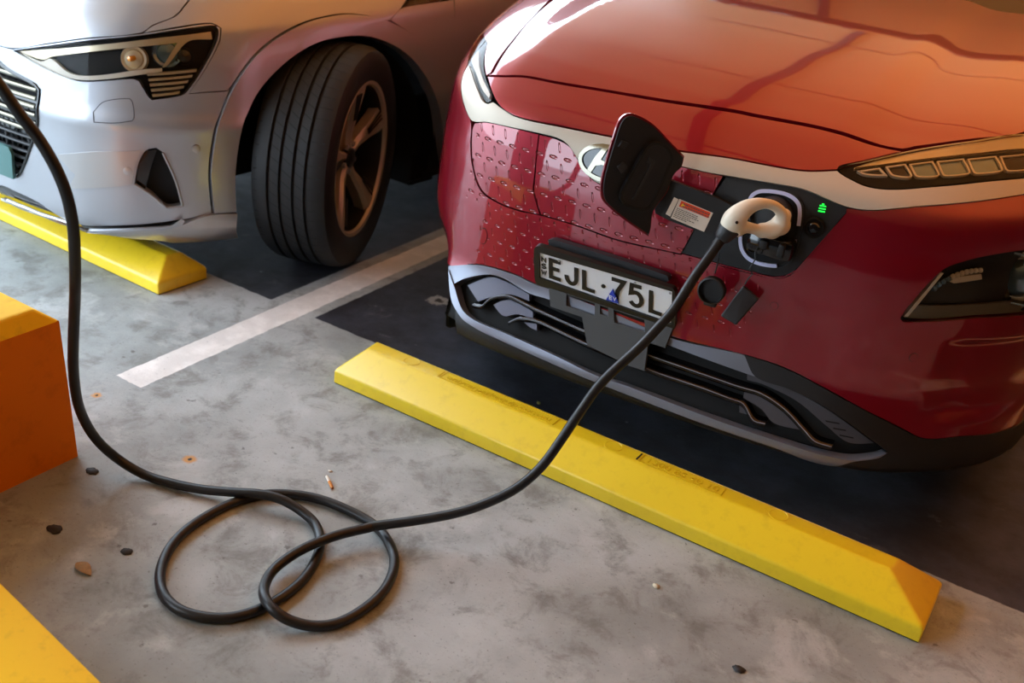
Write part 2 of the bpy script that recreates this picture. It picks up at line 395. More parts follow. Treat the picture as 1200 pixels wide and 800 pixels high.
class World0:
    o = np.zeros(3); R = np.eye(3)
    def L(s, P): return np.asarray(P, float)
    def W(s, P): return np.asarray(P, float)
W0 = World0()
# ================================================================ red electric hatchback
kona = thing('electric_car', (.68, .27, 0), .05, 'crimson red electric car with its charging flap open and a white plug in its nose', 'car')
VM = float(KS.vs[-1])-.002
def uvl(*a): return ('uv',)+a
def KP(name, pts, m, parent=kona, **k): return patch(name, k.pop('S', KS), pts, M[m] if isinstance(m, str) else m, parent, **k)
def LP(px, py, y):   # local point on the plane y = const of the car frame
    return KS.L(at_plane(px, py, KS.W(np.array([0, y, 0.])), KS.R@np.array([0, 1., 0])))
# black inner shell seen through every gap
def arch_loop(S, u0, v0, ru, rv, n=40, base=.02):
    return np.array([(u0+ru*math.cos(t), max(base, v0+rv*math.sin(t))) for t in np.linspace(0, 2*PI, n, endpoint=False)])
def shell(name, S, u0, u1, v0, v1, off, m, parent, nu=160, nv=70, skip=None):
    U, V = np.meshgrid(np.linspace(u0, u1, nu), np.linspace(v0, v1, nv), indexing='ij'); P = S.Q(U, V, off).reshape(-1, 3)
    F = [(i*nv+j, (i+1)*nv+j, (i+1)*nv+j+1, i*nv+j+1) for i in range(nu-1) for j in range(nv-1) if not (skip and skip(U[i, j], V[i, j], P[i*nv+j]))]
    return mesh(name, P, F, m, parent, True)
ARY = .93
def kona_arch(u, v, p): return math.hypot(p[1]-ARY, p[2]-.33) < .40 and abs(u) > .9
shell('inner_shell', KS, -4.3, 4.3, 0, VM, -.03, M['void'], kona, 330, 60, kona_arch)
# ---- painted panels
red_bottom = [(526, 310), (560, 309), (599, 319), (629, 332.5), (645, 337), (700, 362), (788, 394), (860, 412), (910, 426.5), (940, 440), (979, 461), (1030, 488), (1060, 503), (1082.6, 513.3), (1127.6, 510.6), (1200, 491)]
fog = [(1055, 373), (1062, 362), (1103, 317.5), (1130, 306), (1160, 299), (1200, 292.7), uvl(1.10, .972), uvl(1.19, .92), uvl(1.15, .82), (1200, 369), (1145, 373), (1085, 377), (1058, 377)]
fog_loop = crom(uvs(KS, fog), .012)
bump = [uvl(-1.05, .60)]+red_bottom+[uvl(1.5, .52), uvl(1.42, .80), uvl(1.42, 1.10), (1200, 228.5), (1095, 241), (1027, 247), (1009, 246.5), (994, 244.5), (993, 250), (933, 318), (919, 325.5), (904, 326), (860, 316), (799, 299),
        (725, 282.5), (675, 265), (632, 252.3), (606, 247), (580, 236.5), (562, 222), (552.5, 191), (551, 169), (552, 150), (551, 141), (543, 123), (540, 97), (544, 83), (548, 73), uvl(-.80, 1.13), uvl(-1.05, 1.17)]
KP('bumper_cover', bump, 'red_dimpled', thick=.02, step=.02, holes=[fog_loop])
g1 = [(556.7, 144.6), (570, 143.8), (598.7, 149.9), (631, 157.6), (626, 203.5), (624.8, 224.5), (632, 250.7), (606.6, 245.3), (580.4, 234.6), (563.6, 220.3), (554.4, 190.4), (553.2, 169.4), (554, 151)]
g2 = [(632.5, 158), (651.2, 163.3), (667, 172), (675.5, 185), (683, 199), (698.5, 214), (715, 219), (733, 213), (745, 203), (757, 196), (775, 191.5), (799, 196), (830, 203), (847, 206.5), (824, 248), (800, 293), (797, 297),
      (725, 280.7), (675, 263.3), (634, 251), (626.5, 224.5), (627.7, 203.5)]
KP('grille_panel', g1, 'red_dimpled', thick=.018, step=.014)
KP('grille_panel', g2, 'red_dimpled', thick=.018, step=.014)
nose = [(571.5, 89.8), (590, 90.3), (616, 91), (656, 98.7), (718, 109), (775, 119), (860, 132), (883, 136.7), (956, 150.4), (1010, 166.2), (1056, 177.2), (1016, 187), (983.5, 194.5), (981, 198.5), (950, 199.5), (925, 197.2), (855, 184.3),
        (799, 176.5), (760, 169), (724, 161), (690, 154), (656, 147), (605, 136), (586.6, 124.6), (577.5, 109.5)]
KP('nose_panel', nose, 'red', off=.003, thick=.02, step=.02, gap=.001)
hood = [(572, 88), (590, 88.3), (616, 89), (656, 96.3), (718, 106.5), (775, 116), (860, 128.5), (883, 133.2), (956, 147), (1010, 162.4), (1058, 174.4), (1072, 171.5), (1140, 162.5), (1200, 154.5), uvl(1.0, 1.60), uvl(1.02, VM), uvl(-.80, VM),
        uvl(-.74, 2.0), uvl(-.632, 1.586), (625, 20), (600, 50), (578, 84.5)]
hh = KP('hood', hood, 'red', thick=.02, step=.03, ang=60, gap=.0018)
fl = [(570, 89.5), (567.5, 71), (571.5, 50), uvl(-.86, 1.24), uvl(-1.04, 1.19), uvl(-1.10, 1.17), uvl(-1.10, .60)]
def side(name, s, u_f, v_front, m):
    """door and wing panel of one side with its round wheel arch"""
    loop = []
    for t in np.linspace(0, PI, 26):
        y = ARY+.405*math.cos(PI-t); z = .33+.405*math.sin(t)
        uu = np.linspace(1.0, 3.2, 800)*s; Y = KS.P(uu, np.full_like(uu, .7))[:, 1]; zz = max(z, .30)
        vv = KS.vz(min(zz, 1.0)); Yv = KS.P(uu, np.full_like(uu, vv))[:, 1]; loop.append((float(uu[np.argmin(np.abs(Yv-y))]), vv))
    return loop
def flank(s, uf, vt0):
    a = side('', s, uf, 0, None); pts = [uvl(uf, vt0)]
    lo = [(uf, a[0][1]+.22)]
    front = [p for p in a if abs(p[0]) > abs(uf)]
    poly = [(uf, vt0), (uf, front[0][1]+.0)]+front[1:]+[(4.25*s, .42), (4.25*s, VM)]
    return poly
for s, uf, hu in ((1, 1.43, 1.04), (-1, -1.07, -.82)):
    poly = flank(s, uf, 1.12)
    poly += [(hu, VM)] + ([(1.02, 1.62), (.99, 1.45), (1.2, 1.22), (1.43, 1.12)] if s > 0 else [(-.76, 2.0), (-.66, 1.6), KS.inv(625, 19), KS.inv(599, 49), KS.inv(575, 85), KS.inv(570, 88), KS.inv(568, 71), KS.inv(571.5, 50), (-.84, 1.20), (-1.0, 1.18)])
    patch('fender', KS, None, M['red'], kona, raw=crom(poly, .03, ang=40), thick=.02, step=.05)
    a = side('', s, uf, 0, None); low = [(p[0]+.10*s*(-1 if k < 13 else 1)*0, p[1]) for k, p in enumerate(a)]
    KPs = [(4.25*s, .40), (4.25*s, .24), (low[-1][0]+.03*s, .24)]+[(p[0]+.004*s, p[1]-.004) for p in low[::-1] if p[1] < .58 and abs(p[0]) > 2]
    KPs = [q for q in KPs]+[(low[-1][0]+.02*s, .40)]
    patch('sill_cladding', KS, None, M['black_plastic'], kona, raw=crom(KPs, .05, smooth=False), off=.006, thick=.02, step=.06)
# ---- silver band with its swept ends
trim = [(577.5, 120), (586.6, 126.4), (605, 137.4), (656, 149), (690, 156), (724, 162.8), (760, 170.5), (799, 178.3), (855, 186), (925, 199), (950, 201.4), (981, 200.3), (984, 203), (993.7, 209), (1016, 219), (1045.5, 222.5), (1095, 219.2), (1162, 212.5), (1200, 209),
        uvl(1.10, 1.205), uvl(1.12, 1.16), (1200, 227), (1095, 239.7), (1027.5, 245.6), (1009.5, 245), (988, 240.5), (942.6, 221.5), (907.6, 214.5), (862, 207), (830.6, 201.8), (799, 194.7), (775, 190), (755, 194), (742, 202), (730, 211.5), (715, 217.5), (698, 212.5),
        (684, 197.5), (676, 184.5), (667, 171), (656, 162.5), (633, 156), (598, 148.5), (570, 142.7), (556, 142.3), (551, 139), (544, 122), (541, 96), (544, 85), (549, 76), (552.6, 87), (560, 107), (565, 118), (572, 122)]
KP('silver_band', trim, 'silver_trim', off=.005, thick=.02, step=.015)
# ---- emblem
euv = KS.inv(712, 192); eu, ev = euv
def ell(a, b, n=48, du=0, dv=0, tilt=0.0):
    return np.array([(eu+du+a*math.cos(t)*math.cos(tilt)-b*math.sin(t)*math.sin(tilt), ev+dv+a*math.cos(t)*math.sin(tilt)+b*math.sin(t)*math.cos(tilt)) for t in np.linspace(0, 2*PI, n, endpoint=False)])
emb = patch('emblem', KS, None, M['gloss_black'], kona, raw=ell(.066, .036), off=.012, thick=.012, step=.01)
patch('chrome_ring', KS, None, M['chrome'], emb, raw=ell(.074, .044), holes=[ell(.064, .034)], off=.017, thick=.010, step=.006)
def slant(pts): return np.array([(eu+x+.32*y, ev+y) for x, y in pts])
hpoly = [(-.036, -.034), (-.018, -.037), (-.012, -.006), (.012, .002), (.010, .0365), (.030, .034), (.040, .036), (.040, .034), (.036, .030), (.034, -.030), (.016, -.038), (.012, -.010), (-.012, -.018), (-.012, .034), (-.034, .032)]
hp = [(-.036, -.030), (-.024, -.036), (-.021, -.010), (-.006, -.0035), (.016, -.006), (.014, -.037), (.026, -.036), (.034, -.010), (.034, .030), (.023, .036), (.019, .011), (.004, .0045), (-.016, .007), (-.014, .037), (-.027, .035), (-.034, .010)]
patch('slanted_letter', KS, None, M['chrome'], emb, raw=crom(slant(hp), .004, smooth=False), off=.016, thick=.008, step=.006)
# ---- charging port in the nose
port = [(851.6, 206.8), (862, 208.5), (907.6, 215.8), (942.6, 222.8), (988, 242), (991.8, 244.5), (990.8, 249.5), (932, 315.5), (918, 322.5), (904, 323), (799, 296.2), (801, 291), (824, 250)]
pt = KP('charging_port', port, 'black_plastic', off=-.004, thick=.02, step=.02)
KP('painted_rim', [(p[0], p[1]) for p in [(992.4, 244.5), (991.6, 250), (932.6, 316.6), (918.4, 324), (904, 324.6), (799, 297.6), (799.2, 299), (904, 326), (918.8, 325.3), (933.2, 318), (993.6, 251), (993.6, 244.4)]], 'red', parent=pt, off=.002, thick=.02, step=.01, smooth=False)
def rr(c, a, b, n=12, e=4.0):
    return [(c[0]+a*math.copysign(abs(math.cos(t))**(2/e), math.cos(t)), c[1]+b*math.copysign(abs(math.sin(t))**(2/e), math.sin(t))) for t in np.linspace(0, 2*PI, 4*n, endpoint=False)]
ringpx = [(865.5, 278), (869, 258), (875.5, 236), (881, 226.5), (892, 221.8), (918, 224.3), (932, 231), (939, 241.5), (938.5, 262), (934, 284), (926, 305), (916, 312.8), (893, 311.5), (876, 304.5), (867.5, 293)]
ro = crom(uvs(KS, ringpx, .002), .006); ri = inset(ro, .0085)
patch('port_recess', KS, None, M['void'], pt, raw=inset(ro, .006), off=-.002, thick=.01, step=.012)
# the pale light guide shows as two arcs
def arc(lo, hi, name='light_guide'):
    n = len(ro); idx = [i % n for i in range(int(lo*n), int(hi*n)+1)]
    poly = np.vstack([ro[idx], ri[idx][::-1]]); return patch(name, KS, None, M['ring'], pt, raw=poly, off=.004, thick=.012, step=.008)
arc(.115, .53); arc(.755, 1.12)
patch('port_lip', KS, None, M['black_plastic'], pt, raw=inset(ro, -.004), holes=[ro], off=.002, thick=.012, step=.01)
KP('marker_line', [(932, 280.5), (934, 281), (932, 293), (930, 292.5)], 'ring', parent=pt, off=.001, thick=.003, step=.01, smooth=False)
for k, (cx, cy) in enumerate(((964.6, 241.4), (963.6, 244.6), (962.8, 247.8))):
    KP('charge_light', [(cx-4, cy-1.6), (cx+4-(k == 0)*.6, cy-.2), (cx+3.8, cy+1.3), (cx-4.2, cy)], 'green_led', parent=pt, off=.0005, thick=.003, step=.01, smooth=False)
KP('charge_light', [(963.4, 238.2), (966.2, 238.7), (965.9, 240.1), (963.1, 239.6)], 'green_led', parent=pt, off=.0005, thick=.003, step=.01, smooth=False)
kn = KS.inv(954, 267); kp = KS.Q(*kn); nn = KS.N(*kn)
MB().lathe([(.024, -.004), (.024, .002), (.021, .004), (.019, .001), (.0001, .001)], kp, nn).build('button_well', M['void'], pt)
MB().lathe([(.013, 0), (.013, .006), (.010, .009), (.0001, .010)], kp, nn).build('flap_button', M['gloss_black'], pt)
sk = KS.Q(*KS.inv(905, 286)); nk = KS.N(*KS.inv(905, 286))
ax = np.array([0, -1.0, .12]); ax /= np.linalg.norm(ax)
blk = MB()
blk.box(sk+nk*.012, (.112, .05, .052), None, .014); blk.build('lower_socket', M['gloss_black'], pt)
MB().box(sk+nk*.035+np.array([-.012, 0, .004]), (.020, .03, .022), None, .004).build('socket_latch', M['black_plastic'], pt)
MB().box(sk+nk*.030+np.array([.03, 0, .0]), (.016, .03, .034), None, .004).build('socket_latch', M['black_plastic'], pt)
hs = LP(903, 254, -.01)
MB().lathe([(.046, -.03), (.046, .022), (.041, .026), (.036, .012), (.0001, .012)], hs, (0, -1, .1), 40).build('upper_socket', M['black_plastic'], pt)
# ---- open flap on its hinge arm
hinge = KS.W(np.array([.14, -.035, .70]))
FP = Plane(hinge, KS.R@np.array([.66, -.74, .10]), KS)
flap = [(744, 134), (734, 135), (727, 142), (719, 165), (711, 192), (706, 213), (706, 230.5), (710.5, 239.5), (729.5, 256), (761, 278), (764, 268.7), (767, 248.5), (783, 226), (791.5, 205), (800, 196.5), (803.5, 183.7), (788, 168), (766, 145.5)]
fo = crom(uvs(FP, flap), .008, ang=42)
fp_ = patch('flap', FP, None, M['red'], kona, raw=fo, off=-.008, thick=.008, step=.02)
patch('flap_liner', FP, None, M['black_plastic'], fp_, raw=inset(fo, .005), off=0.0, thick=.010, step=.02)
fi = [(763.5, 165.7), (772, 166), (780.5, 171), (786, 181), (785, 190), (764, 236), (758, 243.5), (748.6, 245), (733, 240.5), (726, 234), (725, 226), (746, 186), (757, 169)]
io = crom(uvs(FP, fi), .006, ang=60)
rz_ = patch('raised_pad', FP, None, M['black_plastic'], fp_, raw=io, off=.012, thick=.014, step=.02)
patch('pad_ridge', FP, None, M['void'], fp_, raw=io, holes=[inset(io, .006)], off=.0135, thick=.004, step=.008)
patch('pad_rib', FP, [(761, 184), (769, 189), (744, 235), (741, 233.5), (762.5, 193), (759, 190.5)], M['dark_plastic'], fp_, off=.0145, thick=.004, step=.02, smooth=False)
for pts in ([(724, 196), (731, 190.5), (736, 196), (729, 203.5)], [(725, 172), (730, 165), (737, 168), (732, 175)]):
    patch('liner_clip', FP, pts, M['dark_plastic'], fp_, off=.010, thick=.012, step=.02)
AP = Plane(KS.W(np.array([.16, -.045, .68])), KS.R@np.array([.12, -.98, .12]), KS)
arm = [(780, 207), (786, 211), (837.5, 231), (856, 240), (856, 252), (846, 276), (825.5, 273), (785, 258.5), (768, 250), (767, 240)]
am = patch('hinge_arm', AP, arm, M['black_plastic'], kona, off=0, thick=.018, step=.02, ang=30)
patch('warning_label', AP, [(796, 233), (835.5, 249.5), (825, 271.6), (786, 255.3)], M['label_white'], am, off=.0012, thick=.002, step=.03, smooth=False)
patch('label_stripe', AP, [(798.6, 235.2), (832.8, 249.2), (829.8, 255.6), (795.6, 241.6)], M['label_orange'], am, off=.002, thick=.001, step=.03, smooth=False)
patch('label_warning_sign', AP, [(800.3, 238.2), (803, 242.5), (797.6, 241)], M['label_yellow'], am, off=.0026, thick=.001, step=.03, smooth=False)
patch('label_code', AP, [(790, 231), (795, 233.6), (785.3, 253.6), (780, 250.6)], M['label_white'], am, off=.0012, thick=.002, step=.03, smooth=False)
A0, A1, A2 = [np.array(AP.inv(*p)) for p in ((796, 233), (835.5, 249.5), (786, 255.3))]
ex, ey = (A1-A0), (A2-A0); tb = MB()
for row in range(6):
    L = (.66, .62, .70, .50, .58, .44)[row]; t0 = .42+row*.085; x = .05
    while x < L:
        w = random.uniform(.03, .09); q = [A0+ex*a+ey*b for a, b in ((x, t0+.035), (x+w, t0+.035), (x+w, t0), (x, t0))]
        tb.add([AP.Q(*p, off=.0022) for p in q], [(0, 1, 2, 3)]); x += w+.015
for row in range(2):
    x = .17
    while x < .9:
        w = random.uniform(.03, .08); t0 = .105+row*.12; q = [A0+ex*a+ey*b for a, b in ((x, t0+.05), (x+w, t0+.05), (x+w, t0), (x, t0))]
        tb.add([AP.Q(*p, off=.0028) for p in q], [(0, 1, 2, 3)]); x += w+.018
tb.build('label_print', M['label_text'], am, False)
# ---- hanging protective caps on their cords
def KL(*q): return [LP(*p) for p in q]
c0 = LP(835, 339, -.075); axc = np.array([.05, -1, .05])
cap = MB().lathe([(.0001, -.006), (.030, -.006), (.033, -.002), (.033, .016), (.0295, .018), (.0285, .004), (.0001, .004)], c0, axc, 36).build('round_socket_cap', M['black_plastic'], kona)
MB().box(c0+np.array([.002, 0, -.036]), (.030, .016, .012), None, .003).build('cap_tab', M['black_plastic'], cap)
MB().tube(KL((843, 297, -.02), (842, 304, -.05), (840, 312, -.07), (838, 320, -.08)), .0018, 8).build('cap_cord', M['rubber'], cap)
sq = [LP(871, 334, -.045), LP(889.5, 350, -.045), LP(862.5, 381, -.075), LP(844, 370, -.075)]
e1 = (sq[1]-sq[0]); e2 = (sq[3]-sq[0]); n3 = np.cross(e2, e1); n3 /= np.linalg.norm(n3)
if n3[1] > 0: n3 = -n3
V = [p for p in sq]+[p-n3*.022 for p in sq]; ctr = np.mean(V, 0)
sc = mesh('square_socket_cap', V, [(0, 1, 2, 3), (4, 7, 6, 5), (0, 4, 5, 1), (1, 5, 6, 2), (2, 6, 7, 3), (3, 7, 4, 0)], M['dark_plastic'], kona)
bv = sc.modifiers.new('b', 'BEVEL'); bv.width = .004; bv.segments = 3
MB().tube(KL((889, 288, -.04), (885, 295, -.05), (885.5, 303, -.055), (882, 309, -.055), (878, 315, -.055), (882, 321, -.055), (877, 326, -.055), (873, 333, -.055)), .0016, 8).build('cap_cord', M['rubber'], sc)
# ---- lower intake
low_top = [(531.5, 334), (545, 367), (590, 389.5), (650, 416.5), (707, 443.5), (730, 450.5), (820, 485), (910, 516.5), (970, 534.5), (1000, 539), (1030, 534.5), (1040.5, 530)]
low_bot = [(970, 545.5), (910, 525.5), (820, 495), (730, 460.5), (698, 448), (650, 427.5), (590, 400.5), (545, 376.5), (533, 361), (528.3, 349), (526, 330), (525.5, 316)]
S_in = dict(thick=.02, step=.02)
# dark shelf behind the slats
shelf = [(531, 333), (572, 324), (600, 330), (645, 352), (788, 406), (874, 438), (925, 457), (970, 480), (1027, 520), (1036, 530), (1000, 538), (970, 533), (910, 515), (820, 483), (730, 449), (650, 415), (590, 388), (546, 366)]
KP('intake_floor', shelf, 'void', off=-.030, thick=.01, step=.02, invoff=-.030)
lip = KP('lower_lip', low_top+[(1030, 536.5), (1000, 541)]+low_bot, 'skid', off=.006, thick=.03, step=.012, ang=70)
band_l = [(525.5, 311.5), (560, 310.5), (599, 320.5), (629, 334), (645, 338.5), (720, 368), (788, 396.5), (860, 413), (872, 417), (885, 441), (874, 437.5), (788, 406), (720, 380), (645.5, 351.5), (620, 343.5), (590, 326), (572, 321.5), (545, 326), (531, 333), (526, 325)]
KP('upper_band', band_l, 'skid', off=.002, thick=.03, step=.012, ang=60)
clad = [(872, 415.5), (910, 428), (940, 441.5), (979, 462.5), (1030, 489.5), (1060, 504.5), (1082.6, 514.5), (1127.6, 512), (1200, 492.5), uvl(1.52, .50), uvl(1.75, .36), uvl(1.75, .10), (1200, 541), (1150, 548), (1100, 553.5), (1050, 556), (1000, 554), (970, 547), (970, 545.5), (1000, 541), (1030, 536.5), (1041.5, 530), (1027, 519), (970, 478.5), (925, 456), (885, 441)]
KP('lower_cladding', clad, 'black_plastic', off=.004, thick=.03, step=.02, ang=50)
under = [(1050, 556), (1000, 554), (970, 547), (910, 526), (820, 496), (730, 461), (650, 428), (590, 401), (546, 377), (534, 362)]
uu = uvs(KS, under, 0); uu = crom(uu, .02, False, True)
lowp = np.vstack([uu, np.array([(-.75, .30), (-.75, .04), (1.3, .04), (1.2, .25)])[0:0]])
vb = [(p[0], .05) for p in uu[::-1]]
patch('chin', KS, None, M['black_plastic'], kona, raw=np.vstack([uu, vb]), off=.001, thick=.02, step=.03)
# side return of the lip round the left corner
0 and KP('corner_return', [uvl(-1.15, .585), (526, 312), (526, 330), (528.3, 349), (533, 361), uvl(-.60, .30), uvl(-1.15, .30)], 'skid', off=.001, thick=.02, step=.02, smooth=False)
KP('grey_pod', [(548, 334), (575, 324.5), (595, 331), (620, 345), (620, 352.5), (599, 345), (581, 346.5), (560, 353)], 'pod', off=-.010, thick=.02, step=.012)
KP('grey_pod', [(578, 357), (590, 352), (605, 352.5), (624.5, 365.5), (624.5, 373.5), (606, 368), (590, 370)], 'pod', off=-.010, thick=.02, step=.012)
KP('grey_pod', [(614, 377.5), (629, 379.5), (629, 387), (622, 384)], 'pod', off=-.010, thick=.02, step=.012)
KP('grey_pod', [(875.5, 438), (919, 453), (970, 480), (1025, 519), (994, 518), (970, 500), (934, 470), (895, 450.5), (875.5, 445)], 'poddark', off=-.008, thick=.02, step=.012, ang=70)
KP('grey_pod', [(872.5, 456.5), (892, 461), (922, 482), (943, 504.5), (907, 495.5), (892, 479), (871, 466)], 'poddark', off=-.008, thick=.02, step=.012)
KP('grey_pod', [(866.5, 474.5), (873, 476), (881, 487), (866.5, 483)], 'poddark', off=-.008, thick=.02, step=.012)
for a in ([(967, 492.3), (983.5, 495.4), (984, 497), (968, 494)], [(976, 500.8), (991, 503.4), (991.5, 505), (977, 502.5)], [(983.5, 508.8), (1000, 512.2), (1000.5, 513.8), (984.5, 510.6)]):
    KP('vent_slit', a, 'void', off=-.006, thick=.002, step=.012, smooth=False)
def slat(px, w, x_end):
    line = trace(KS, px, -.002, .01); o = MB().tube(line, .0013, 8).build('slat_edge', M['slat'], None)
    up = [p+np.array([0, .030, .004]) for p in line]; V = [q for p in zip(line, [a+np.array([0, .0, -.0]) for a in line], up) for q in (p[0]-np.array([0, 0, .001]), p[0]-np.array([0, 0, w]), p[2], )]
    n = len(line); F = []
    for i in range(n-1): k = i*3; F += [(k, k+3, k+5, k+2), (k+1, k+4, k+3, k), (k+2, k+5, k+4, k+1)]
    s = mesh('intake_slat', V, F, M['gloss_black'], kona, True); o.parent = s
s1 = [(554, 356.5), (564.5, 358), (571, 352), (578, 348), (588, 346), (599, 347.5), (626, 361), (683, 386.5)]
s2 = [(596, 377.5), (602, 374.5), (608, 372.4), (626, 374.5), (656, 388), (687.5, 403)]
slat(s1, .010, 0); slat(s2, .010, 0)
slat([(683, 386.5), (760, 416), (820, 437), (868, 453.5), (892, 461), (919, 479), (943, 504.5), (955, 517), (974.5, 523.4)], .010, 0)
slat([(687.5, 403), (763, 434), (820, 453.5), (856, 467), (871, 473), (883, 492.5), (896.5, 496.4)], .010, 0)
# ---- number plate on its bracket
pc = KS.L(np.array([.683, .222, .461])); pt_ = -.335
PP = Plane(KS.W(pc), KS.R@np.array([0, -math.cos(pt_), math.sin(pt_)]), KS)
BP = Plane(KS.W(pc+np.array([0, .034, -.02])), KS.R@np.array([0, -.95, .42]), KS)
BQ = Plane(KS.W(pc+np.array([0, .006, 0])), KS.R@np.array([0, -1, 0]), KS)
br = patch('plate_bracket', BP, [(643, 334), (643, 338), (645, 359), (682, 371.5), (688, 404), (737, 428.5), (755, 434.5), (759.5, 401), (779, 407.5), (788, 385), (790, 372), (715, 350)], M['bracket'], kona, thick=.014, step=.03, smooth=False,
           holes=[crom(uvs(BP, h), .01, smooth=False) for h in ([(663.5, 344.5), (697, 355.5), (697, 370), (663.5, 358)], [(703, 357.5), (712.5, 360.5), (713, 371), (703, 367.5)], [(719, 362.8), (755, 374.5), (756, 389), (720, 378)])])
patch('bracket_bar', BQ, [(642.5, 281), (648, 280.5), (782, 323), (783.5, 329), (780, 331), (648, 291), (643, 288)], M['dark_plastic'], br, off=.004, thick=.022, step=.03, ang=80)
fr = [(626.8, 291.5), (629.5, 287.5), (634, 287), (784, 334.5), (790, 337), (792.5, 343), (791.8, 381), (789, 386), (783, 386), (634, 333), (629.5, 330), (628, 326)]
frl = crom(uvs(PP, fr), .006, ang=70)
wp = [(632.8, 294.3), (788.8, 340), (787.3, 378.3), (633.5, 324.3)]
wl = crom(uvs(PP, wp), .02, smooth=False)
np_ = patch('number_plate', PP, None, M['plate_white'], kona, raw=inset(wl, -.004), off=0, thick=.003, step=.03)
patch('plate_frame', PP, None, M['frame_black'], np_, raw=frl, holes=[wl], off=.006, thick=.014, step=.015)
# characters as bent strips; plate coordinates by bilinear map over the photo corners
cw = [np.array(PP.inv(*p)) for p in wp]
def pq(a, b): return (cw[0]*(1-a)+cw[1]*a)*(1-b)+(cw[3]*(1-a)+cw[2]*a)*b
def strokes(name, polys, w, m, par, off, f=pq, S=PP):
    mb = MB()
    for pl in polys:
        P = np.array([f(*p) for p in pl]); n = len(P); L, R_ = [], []
        for i in range(n):
            a = P[min(i+1, n-1)]-P[i] if i < n-1 else P[i]-P[i-1]; b = P[i]-P[i-1] if i else a
            a = a/np.linalg.norm(a); b = b/np.linalg.norm(b); t = a+b; t /= np.linalg.norm(t); nn_ = np.array([-t[1], t[0]]); k = w/2/max(.5, math.sqrt((1+a@b)/2))
            e = (t*w/2*0)
            L.append(P[i]+nn_*k); R_.append(P[i]-nn_*k)
        V = [S.Q(*p, off=off) for p in L]+[S.Q(*p, off=off) for p in R_]+[S.Q(*p, off=off-.002) for p in L]+[S.Q(*p, off=off-.002) for p in R_]
        F = []
        for i in range(n-1): F += [(i, n+i, n+i+1, i+1), (2*n+i, i, i+1, 2*n+i+1), (n+i, 3*n+i, 3*n+i+1, n+i+1)]
        F += [(0, 2*n, 3*n, n), (n-1, 2*n-1, 4*n-1, 3*n-1)]
        mb.add(V, F)
    return mb.build(name, m, par, False)
def arcp(cx, cy, rx, ry, a0, a1, n=14): return [(cx+rx*math.cos(math.radians(a)), cy-ry*math.sin(math.radians(a))) for a in np.linspace(a0, a1, n)]
T0, T1 = .20, .84
def L_(x): return [(x, T0), (x, T1), (x+.082, T1)]
chars = [[(.163, T0), (.085, T0), (.085, T1), (.163, T1)], [(.085, .50), (.15, .50)],
         [(.285, T0), (.285, .62)]+arcp(.247, .62, .038, .21, 0, -180, 12)[1:]+[(.208, .58)],
         L_(.345), [(.555, T0), (.645, T0), (.60, .55), (.590, T1)],
         [(.775, T0), (.704, T0), (.698, .47)]+arcp(.735, .625, .042, .215, 125, -125, 14)+[(.697, .74)],
         L_(.845)]
for grp in (chars[0:2], chars[2:3], chars[3:4], chars[4:5], chars[5:6], chars[6:7]): strokes('plate_letter', grp, .0112, M['plate_black'], np_, .0025)
MB().lathe([(.006, 0), (.006, .002), (.0001, .0025)], PP.Q(*pq(.492, .55)), PP.n, 20).build('plate_dot', M['plate_black'], np_)
def sm(ch, cx, cy, w, h):
    D = {'N': [[(0, 1), (0, 0), (1, 1), (1, 0)]], 'S': [[(1, .12), (.7, 0), (.3, 0), (0, .2), (.15, .42), (.85, .58), (1, .8), (.7, 1), (.3, 1), (0, .88)]], 'W': [[(0, 0), (.25, 1), (.5, .2), (.75, 1), (1, 0)]], 'E': [[(1, 0), (0, 0), (0, 1), (1, 1)], [(0, .5), (.8, .5)]], 'V': [[(0, 0), (.5, 1), (1, 0)]]}[ch]
    return [[(cx+(x-.5)*w, cy+(y-.5)*h) for x, y in pl] for pl in D]
for a in (sm('N', .030, .27, .030, .16), sm('S', .030, .52, .030, .16), sm('W', .030, .77, .036, .16)): strokes('state_letter', a, .0028, M['plate_black'], np_, .002)
ev_ = patch('ev_sticker', PP, None, M['blue'], np_, raw=crom([PP.inv(*p, .0075) for p in ((717.6, 339), (724.6, 356), (710.0, 351.2))], .01, smooth=False), off=.0075, thick=.004, step=.02)
eu_, ev2 = PP.inv(717.9, 349.6, .0082)
for c_, cx in (('E', -.0052), ('V', .0052)): strokes('sticker_letter', [[(x*.0075+cx, -y*.0115) for x, y in pl] for pl in sm(c_, 0, 0, 1, 1)], .0022, M['white_print'], ev_, .0082, f=lambda a, b: np.array([eu_+a, ev2+b]))
for a, b in ((.155, .10), (.73, .08), (.985, .08), (.548, .70)):
    MB().lathe([(.0035, 0), (.0035, .001), (.0001, .002)], PP.Q(*pq(a, b), off=.004), PP.n, 14).build('plate_screw', M['satin_chrome'], np_)
